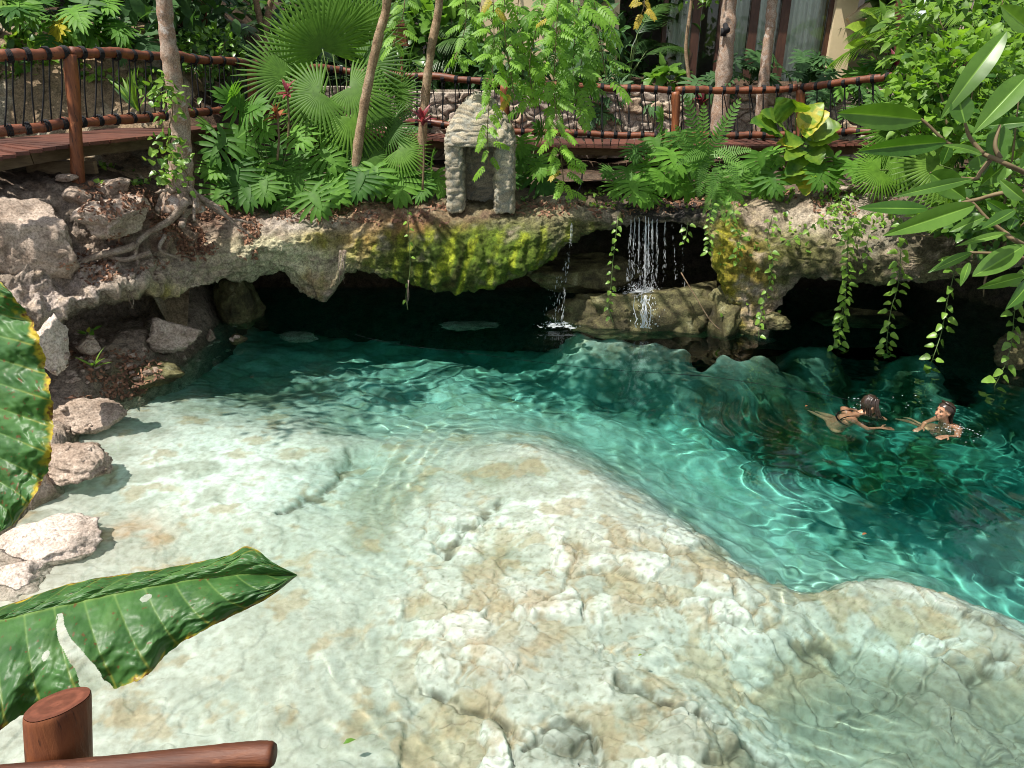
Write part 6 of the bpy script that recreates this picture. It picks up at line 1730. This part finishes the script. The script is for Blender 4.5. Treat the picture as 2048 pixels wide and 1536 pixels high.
swimmer('girl with hair tied back and thin black straps treading water at right', 1888, 842, math.pi + .25, .92,
        dict(limbs=L2, head=(.035, 0, .235), nod=-.05, turn=-.1, hands=[((.19, .27, -.01), (1, .1, .0), (0, 0, 1), .35), ((.20, -.10, -.17), (.9, .3, 0), (0, 0, 1), .4)], strands=str2,
             straps=[([(-.05, .09, .055), (-.12, .07, .045), (-.185, .02, -.06), (-.21, 0, -.12)], .008), ([(-.05, -.09, .055), (-.12, -.07, .045), (-.185, -.02, -.06), (-.21, 0, -.12)], .008), ([(-.10, .165, -.10), (-.20, .10, -.115), (-.225, 0, -.12), (-.20, -.10, -.115), (-.10, -.165, -.10)], .010)]))

# ------------------------------------------------------------------ falling water
mfo, nt, b = newmat('falling_white_water'); b.inputs['Base Color'].default_value = (.85, .87, .87, 1); b.inputs['Roughness'].default_value = .12
tr = nd(nt, 'ShaderNodeBsdfTranslucent'); tr.inputs[0].default_value = (.9, .95, 1, 1); mx = nd(nt, 'ShaderNodeMixShader', i_0=.5); tp = nd(nt, 'ShaderNodeBsdfTransparent'); m2 = nd(nt, 'ShaderNodeMixShader', i_0=.25)
lk(nt, b.outputs[0], mx.inputs[1]); lk(nt, tr.outputs[0], mx.inputs[2]); lk(nt, mx.outputs[0], m2.inputs[1]); lk(nt, tp.outputs[0], m2.inputs[2]); lk(nt, m2.outputs[0], nt.nodes['Material Output'].inputs[0])


def fall(label, strands, Y, splash, base):
    o = thing('waterfall', label, 'waterfall', base); stt, dr, spl = MB(), MB(), MB()
    for x0, y0, x1, y1, wd, dens, solid in strands:
        A, B = atY(x0, y0, Y), atY(x1, y1, Y - .12); H = np.linalg.norm(B - A)
        if solid:
            for j in range(6):
                e_ = min(1.0, solid * U(.7, 1.25)); s0 = U(0, .12); zz = np.linspace(s0, e_, 30); P = A + np.outer(zz, B - A) + np.c_[np.cumsum(rng.normal(size=30)) * .0016, -.06 * np.sqrt(zz), 0 * zz] + [rnd.gauss(0, wd * .45), rnd.gauss(0, .012), 0]
                stt.tube(P, (.0012 + wd * .10 * np.abs(rng.normal(size=30))) * (1 - .5 * (zz - s0) / (e_ - s0)), 5, .5, .2)
        for k in range(dens):
            t = U(0, 1) ** .8; c = A + (B - A) * t + [rnd.gauss(0, wd * (.5 + 1.6 * t)), rnd.gauss(0, .02) - .06 * t ** .5, 0]
            r = U(.0012, .0036); V, Fc = ICO1; dr.add(V * [r, r, r * U(2, 14)] + c, [Fc])
    for px, py, Ys, rx, rz, n in splash:
        c = atY(px, py, Ys)
        for k in range(n):
            r = U(.002, .007); V, Fc = ICO1; spl.add(V * [r * 1.3, r * 1.3, r] + c + [rnd.gauss(0, rx), rnd.gauss(0, rx * .6), abs(rnd.gauss(0, rz))], [Fc])
        for k in range(n // 9):
            p = c + [rnd.gauss(0, rx), rnd.gauss(0, rx * .6), .004]; r = U(.015, .05); a = U(0, 6.3); V, Fc = ICO1
            spl.add(V * [r * 1.6, r, .006] + p, [Fc])
    if stt.n: stt.build('stream', mfo, o, loc=base)
    kind(dr.build('droplets', mfo, o, loc=base), 'stuff')
    if spl.n: kind(spl.build('splash', mfo, o, loc=base), 'stuff')


wb = atY(1288, 585, 10.9)
S = [(1290, 432, 1288, 585, .022, 150, .8), (1270, 436, 1262, 575, .012, 90, .45), (1262, 438, 1255, 560, .010, 70, .3), (1304, 436, 1303, 582, .010, 80, .4), (1314, 438, 1312, 575, .008, 70, .35), (1330, 440, 1326, 565, .007, 50, .2), (1345, 442, 1350, 560, .006, 30, 0), (1362, 444, 1366, 570, .006, 24, 0), (1278, 434, 1276, 580, .01, 60, .5), (1297, 434, 1296, 585, .01, 70, .6)]
fall('main waterfall of white strands dropping from the lip onto the rock shelf', S, 10.95, [(1290, 584, 10.72, .12, .05, 180), (1258, 588, 10.72, .14, .05, 50), (1318, 588, 10.72, .12, .04, 50)], wb)
wb = atY(1120, 648, 10.55)
fall('thin sparse waterfall dripping off the mossy lip left of the main one', [(1141, 478, 1122, 640, .008, 60, 0), (1143, 440, 1141, 490, .006, 20, .8), (1136, 500, 1108, 640, .02, 60, 0), (1128, 520, 1090, 630, .03, 30, 0)], 10.6, [(1108, 652, 10.35, .12, .025, 90), (1130, 655, 10.3, .10, .02, 25)], wb)
wb = atY(1290, 655, 10.3)
o = thing('cascade', 'white sheet of water sliding down the front of the splash shelf', 'waterfall', wb); mb = MB()
for k in range(9):
    x = 1292 + rnd.gauss(0, 9); P = [atY(x + U(-2, 2) + j * U(-.6, .6), 590 + j * 8.2, 10.42 - .035 * j - .10 * math.sin(j / 8 * 3.1)) for j in range(9)]
    mb.tube(curve(P, 3), [.004, .008], 5, .5, .3)
for k in range(120):
    t = U(0, 1); r = U(.003, .008); V, Fc = ICO1; mb.add(V * [r, r, r * 2] + atY(1292 + rnd.gauss(0, 12), 590 + 68 * t, 10.33 - .25 * t), [Fc])
mb.build('sheet', mfo, o, loc=wb)
# spray and foam round the swimmers
for px, py, rx, n, lab in [(1725, 812, .13, 60, 'white splash drops round the woman in the water'), (1912, 862, .13, 70, 'white splash drops behind the girl in the water'), (1830, 805, .2, 16, 'scattered drops on the water between woman and girl')]:
    c = atZ(px, py, .01); mb = MB()
    for k in range(n):
        r = U(.0015, .0045); V, Fc = ICO1; mb.add(V * [r * U(1, 4), r * U(1, 2), r * .7] + c + [rnd.gauss(0, rx), rnd.gauss(0, rx * .8), abs(rnd.gauss(0, .018))], [Fc])
    o = tag(mb.build('splash', mfo, loc=c), lab, 'splash'); kind(o, 'stuff')

# ------------------------------------------------------------------ fallen leaves, creepers and the dark mass behind
dg = bpy.context.evaluated_depsgraph_get()


def drop(x, y, z=6.0, only=None):
    dg_ = drop.dg
    hit, loc, nrm, _, ob, _ = SC.ray_cast(dg_, Vector((x, y, z)), Vector((0, 0, -1)))
    return (np.array(loc), np.array(nrm), ob) if hit else None


from mathutils.bvhtree import BVHTree


def bvh(names):
    V, Fs, n = [], [], 0
    for nm in names:
        o = bpy.data.objects[nm]; m = o.data; v = np.zeros(len(m.vertices) * 3, np.float32); m.vertices.foreach_get('co', v); v = v.reshape(-1, 3) + np.array(o.location)
        li = np.zeros(len(m.loops), np.int32); m.loops.foreach_get('vertex_index', li); st = np.zeros(len(m.polygons), np.int32); m.polygons.foreach_get('loop_start', st); tt = np.zeros(len(m.polygons), np.int32); m.polygons.foreach_get('loop_total', tt)
        for k in (3, 4):
            s_ = st[tt == k]
            if len(s_): Fs += (li[s_[:, None] + np.arange(k)] + n).tolist()
        V.append(v); n += len(v)
    return BVHTree.FromPolygons(np.vstack(V).tolist(), Fs)


rocks_ = [o.name for o in bpy.data.objects if o.type == 'MESH' and o.parent is None and o.get('category') == 'rock']
BV = bvh(['cliff', 'ground'] + rocks_)


def cast(px, py):
    d = ray(px, py); d /= np.linalg.norm(d); h = BV.ray_cast(Vector((0, 0, EYE)), Vector(d.tolist()))
    return None if h[0] is None else (np.array(h[0]), np.array(h[1]))


for k, (px, py) in enumerate(RUBBLE):
    h = cast(px, py)
    if h is None: continue
    if k < 7: o = _rb[k].build('rubble_stone', M['rock'])
    else: o = _rs[k % len(_rs)].copy(); COL.objects.link(o)
    if k < 7: _rs = (_rs if k else []) + [o]
    z_ = U(.025, .07); o.location = tuple(h[0] + [0, 0, z_ * .15]); o.scale = (z_, z_, z_ * .8); o.rotation_euler = (U(-.4, .4), U(-.4, .4), U(0, 6.28))
    wet(tag(o, 'small broken piece of limestone rubble lying on the left bank', 'rock', 'small rubble on the left bank'))


def litter(name, label, zones, leaf, mat='litter', T='leaflet'):
    mb = MB()
    for x0, x1, y0, y1, n, slope in zones:
        for k in range(n):
            px = U(x0, x1); py = U(y0, y1) + slope * (px - x0) / max(1, x1 - x0)
            h = cast(px, py)
            if h is None or abs(h[1][2]) < .25: continue
            if fbm((h[0] * 2.2)[None], 2, 77)[0] < -.05: continue
            nr = h[1] if h[1][2] > 0 else -h[1]
            d = rng.normal(size=3); d -= nr * (d @ nr) * .8; d /= np.linalg.norm(d); L = U(*leaf); p = h[0] + nr * U(.004, .02)
            place(mb, rnd.choice(TL[T]), p, p + d * L, L * U(.35, .6), nr + rng.normal(size=3) * .35, U(-.05, .15), U(0, 1))
    return kind(mb.build(name, M[mat]), 'stuff')


litter('fallen_leaves', '', [(270, 520, 400, 500, 2600, 20), (150, 420, 480, 560, 1500, -40), (60, 300, 540, 600, 700, -60), (480, 900, 400, 440, 900, 10), (1000, 1260, 400, 430, 500, 8), (1560, 1800, 380, 430, 500, 0), (120, 330, 700, 800, 700, 0), (1250, 1480, 395, 425, 500, 0), (160, 330, 370, 440, 500, 0)], (.035, .085))


def creeper(name, zones, leaf, mat, T='heart', lift=.05):
    mb = MB()
    for x0, x1, y0, y1, n in zones:
        for k in range(n):
            h = cast(U(x0, x1), U(y0, y1))
            if h is None or fbm((h[0] * 1.6)[None], 2, 79)[0] < -.02: continue
            nr = h[1] if h[1][2] > 0 else -h[1]
            d = rng.normal(size=3) + [0, -.3, -.3]; d /= np.linalg.norm(d); L = U(*leaf); p = h[0] + nr * U(.01, lift)
            place(mb, rnd.choice(TL[T]), p, p + d * L, L * .75, np.array([0, -.4, .8]) + rng.normal(size=3) * .4, .05, U(0, 1))
    return kind(mb.build(name, M[mat]), 'stuff')


creeper('creeper_leaves', [(-120, 330, 70, 235, 1500), (-120, 120, 20, 110, 300)], (.10, .17), 'pothos', lift=.12)
creeper('ground_cover', [(200, 330, 330, 372, 160), (330, 420, 330, 365, 120), (480, 520, 420, 440, 25), (1180, 1500, 385, 420, 260), (1500, 1800, 380, 430, 420), (1440, 1620, 420, 640, 150), (1040, 1200, 385, 412, 80), (1640, 1800, 430, 480, 120)], (.05, .09), 'pothos', lift=.08)
mb = MB()
for px, py, n in [(352, 340, 40), (352, 330, 30), (330, 180, 40), (350, 200, 20), (330, 255, 20), (335, 300, 20)]:
    c = atY(px, py, 9.1)
    for k in range(n):
        p = c + [rnd.gauss(0, .14), rnd.gauss(0, .05), rnd.gauss(0, .12)]; d = rng.normal(size=3) + [0, -.3, -.2]; d /= np.linalg.norm(d); L = U(.07, .12); place(mb, rnd.choice(TL['heart']), p, p + d * L, L * .6, np.array([0, -.6, .7]) + rng.normal(size=3) * .3, .04, U(0, 1))
c = atY(352, 330, 9.1); o = thing('climbing_vine', 'small-leaved climber winding up the mottled trunk', 'vine', c, None); mb.build('foliage', M['pothos'], o, loc=c)
s_ = MB(); s_.tube(curve([atY(x, y, 9.16) for x, y in [(378, 372), (372, 345), (345, 320), (338, 260), (345, 220), (330, 170)]], 6), .008, 5); s_.build('stem', M['vinestem'], o, loc=c)


def mass(name, boxes, mat, leaf, T):
    mb = MB()
    for (x0, x1), (y0, y1), (z0, z1), n in boxes:
        cl = [(U(x0, x1), U(y0, y1), U(z0, z1), U(.3, .8), U(0, .7)) for _ in range(n // 18)]
        for k in range(n):
            cx, cy, cz, r, tb = rnd.choice(cl); p = np.array([cx, cy, cz]) + rng.normal(size=3) * r * .5
            d = rng.normal(size=3) + [0, -.3, -.4]; d /= np.linalg.norm(d); L = U(*leaf); place(mb, rnd.choice(TL[T]), p, p + d * L, L * .55, np.array([0, -.3, 1]) + rng.normal(size=3) * .3, .06, min(1, tb + U(0, .3)))
    return kind(mb.build(name, M[mat]), 'stuff')


mass('undergrowth', [((-9.5, -5), (12.5, 15.5), (3.2, 6.2), 2600), ((-6, 4), (17.5, 19.5), (2.6, 6.4), 5200), ((9, 14), (14, 19), (2.6, 6.5), 3200), ((-13, -8), (9, 14), (3.5, 7), 2000)], 'philo_dark', (.2, .4), 'lance')
mass('woods', [((-34, 34), (24, 30), (2.5, 11), 9000), ((-30, -14), (8, 24), (3, 10), 3500), ((14, 30), (8, 24), (3, 10), 3500)], 'canopy', (.5, 1.1), 'heart')

# ------------------------------------------------------------------ small things on and by the water
for px, py, L, mat, lab in [(1724, 1070, .05, 'orange', 'small orange leaf floating on the turquoise water'), (1610, 813, .04, 'orange', 'tiny orange leaf floating left of the woman'), (1276, 1312, .03, 'yellow', 'tiny yellow leaf floating over the pale stones'), (686, 1488, .07, 'shrub', 'green leaf floating near the end of the log rail'), (500, 756, .05, 'litter', 'brown leaf floating off the left bank')]:
    c = atZ(px, py, .012); mb = MB(); place(mb, TL['leaflet'][0], c, c + [L, L * .4, .004], L * .5, [0, 0, 1], .1, .6); tag(mb.build('floating_leaf', M[mat], loc=c), lab, 'leaf')
P = curve([atZ(x, y, -.12) for x, y in [(640, 652), (760, 690), (1000, 722), (1200, 745), (1400, 760), (1600, 790), (1720, 815)]], 8); P[:, 2] -= .05 * np.sin(np.linspace(0, 3.1, len(P))); mb = MB(); mb.tube(P, .006, 6)
wet(tag(mb.build('line', M['rope'], loc=P[0]), 'thin dark rope stretched just under the water across the pool', 'rope'))
P = curve([atY(*q) for q in [(1165, 345, 11.9), (1160, 375, 11.7), (1140, 395, 11.5), (1110, 408, 11.4), (1085, 405, 11.5)]], 6); mb = MB(); mb.tube(P, .012, 6); tag(mb.build('hose', M['rope'], loc=P[0]), 'black hose curling in the dark gap right of the shrine', 'hose')
P = curve([atY(*q) for q in [(1650, 352, 11.6), (1700, 360, 11.5), (1760, 368, 11.3), (1800, 372, 11.1)]], 6); mb = MB(); mb.tube(P, .012, 6); tag(mb.build('hose', M['rope'], loc=P[0]), 'black hose lying above the stacked flat stones', 'hose')
for x0, y0, x1, y1, lab in [(812, 560, 816, 622, 'longest thread-like root hanging from the mossy bulge'), (688, 500, 684, 572, 'tuft of pale dry roots hanging beside the rock drip'), (252, 556, 276, 640, 'pale root dangling under the left ledge')]:
    c = atY(x0, y0, 10.0 if x0 > 300 else 8.35); e = atY(x1, y1, 10.0 if x0 > 300 else 8.35); mb = MB()
    for k in range(9 if x0 == 688 else 2):
        mb.tube(curve([c + [rnd.gauss(0, .04), 0, 0], (c + e) / 2 + [rnd.gauss(0, .04), U(-.05, 0), 0], e + [rnd.gauss(0, .03), 0, U(0, .2)]], 5), [.006, .003], 5)
    tag(mb.build('hanging_root', M['root'], loc=c), lab, 'root')
P = curve([atY(*q) for q in [(1362, 545, 10.3), (1395, 600, 10.2), (1420, 640, 10.1), (1440, 660, 10.0)]], 5); mb = MB(); mb.tube(P, .009, 6); tag(mb.build('stick', M['bark_brown'], loc=P[0]), 'thin bare stick slanting over the right end of the splash shelf', 'stick')
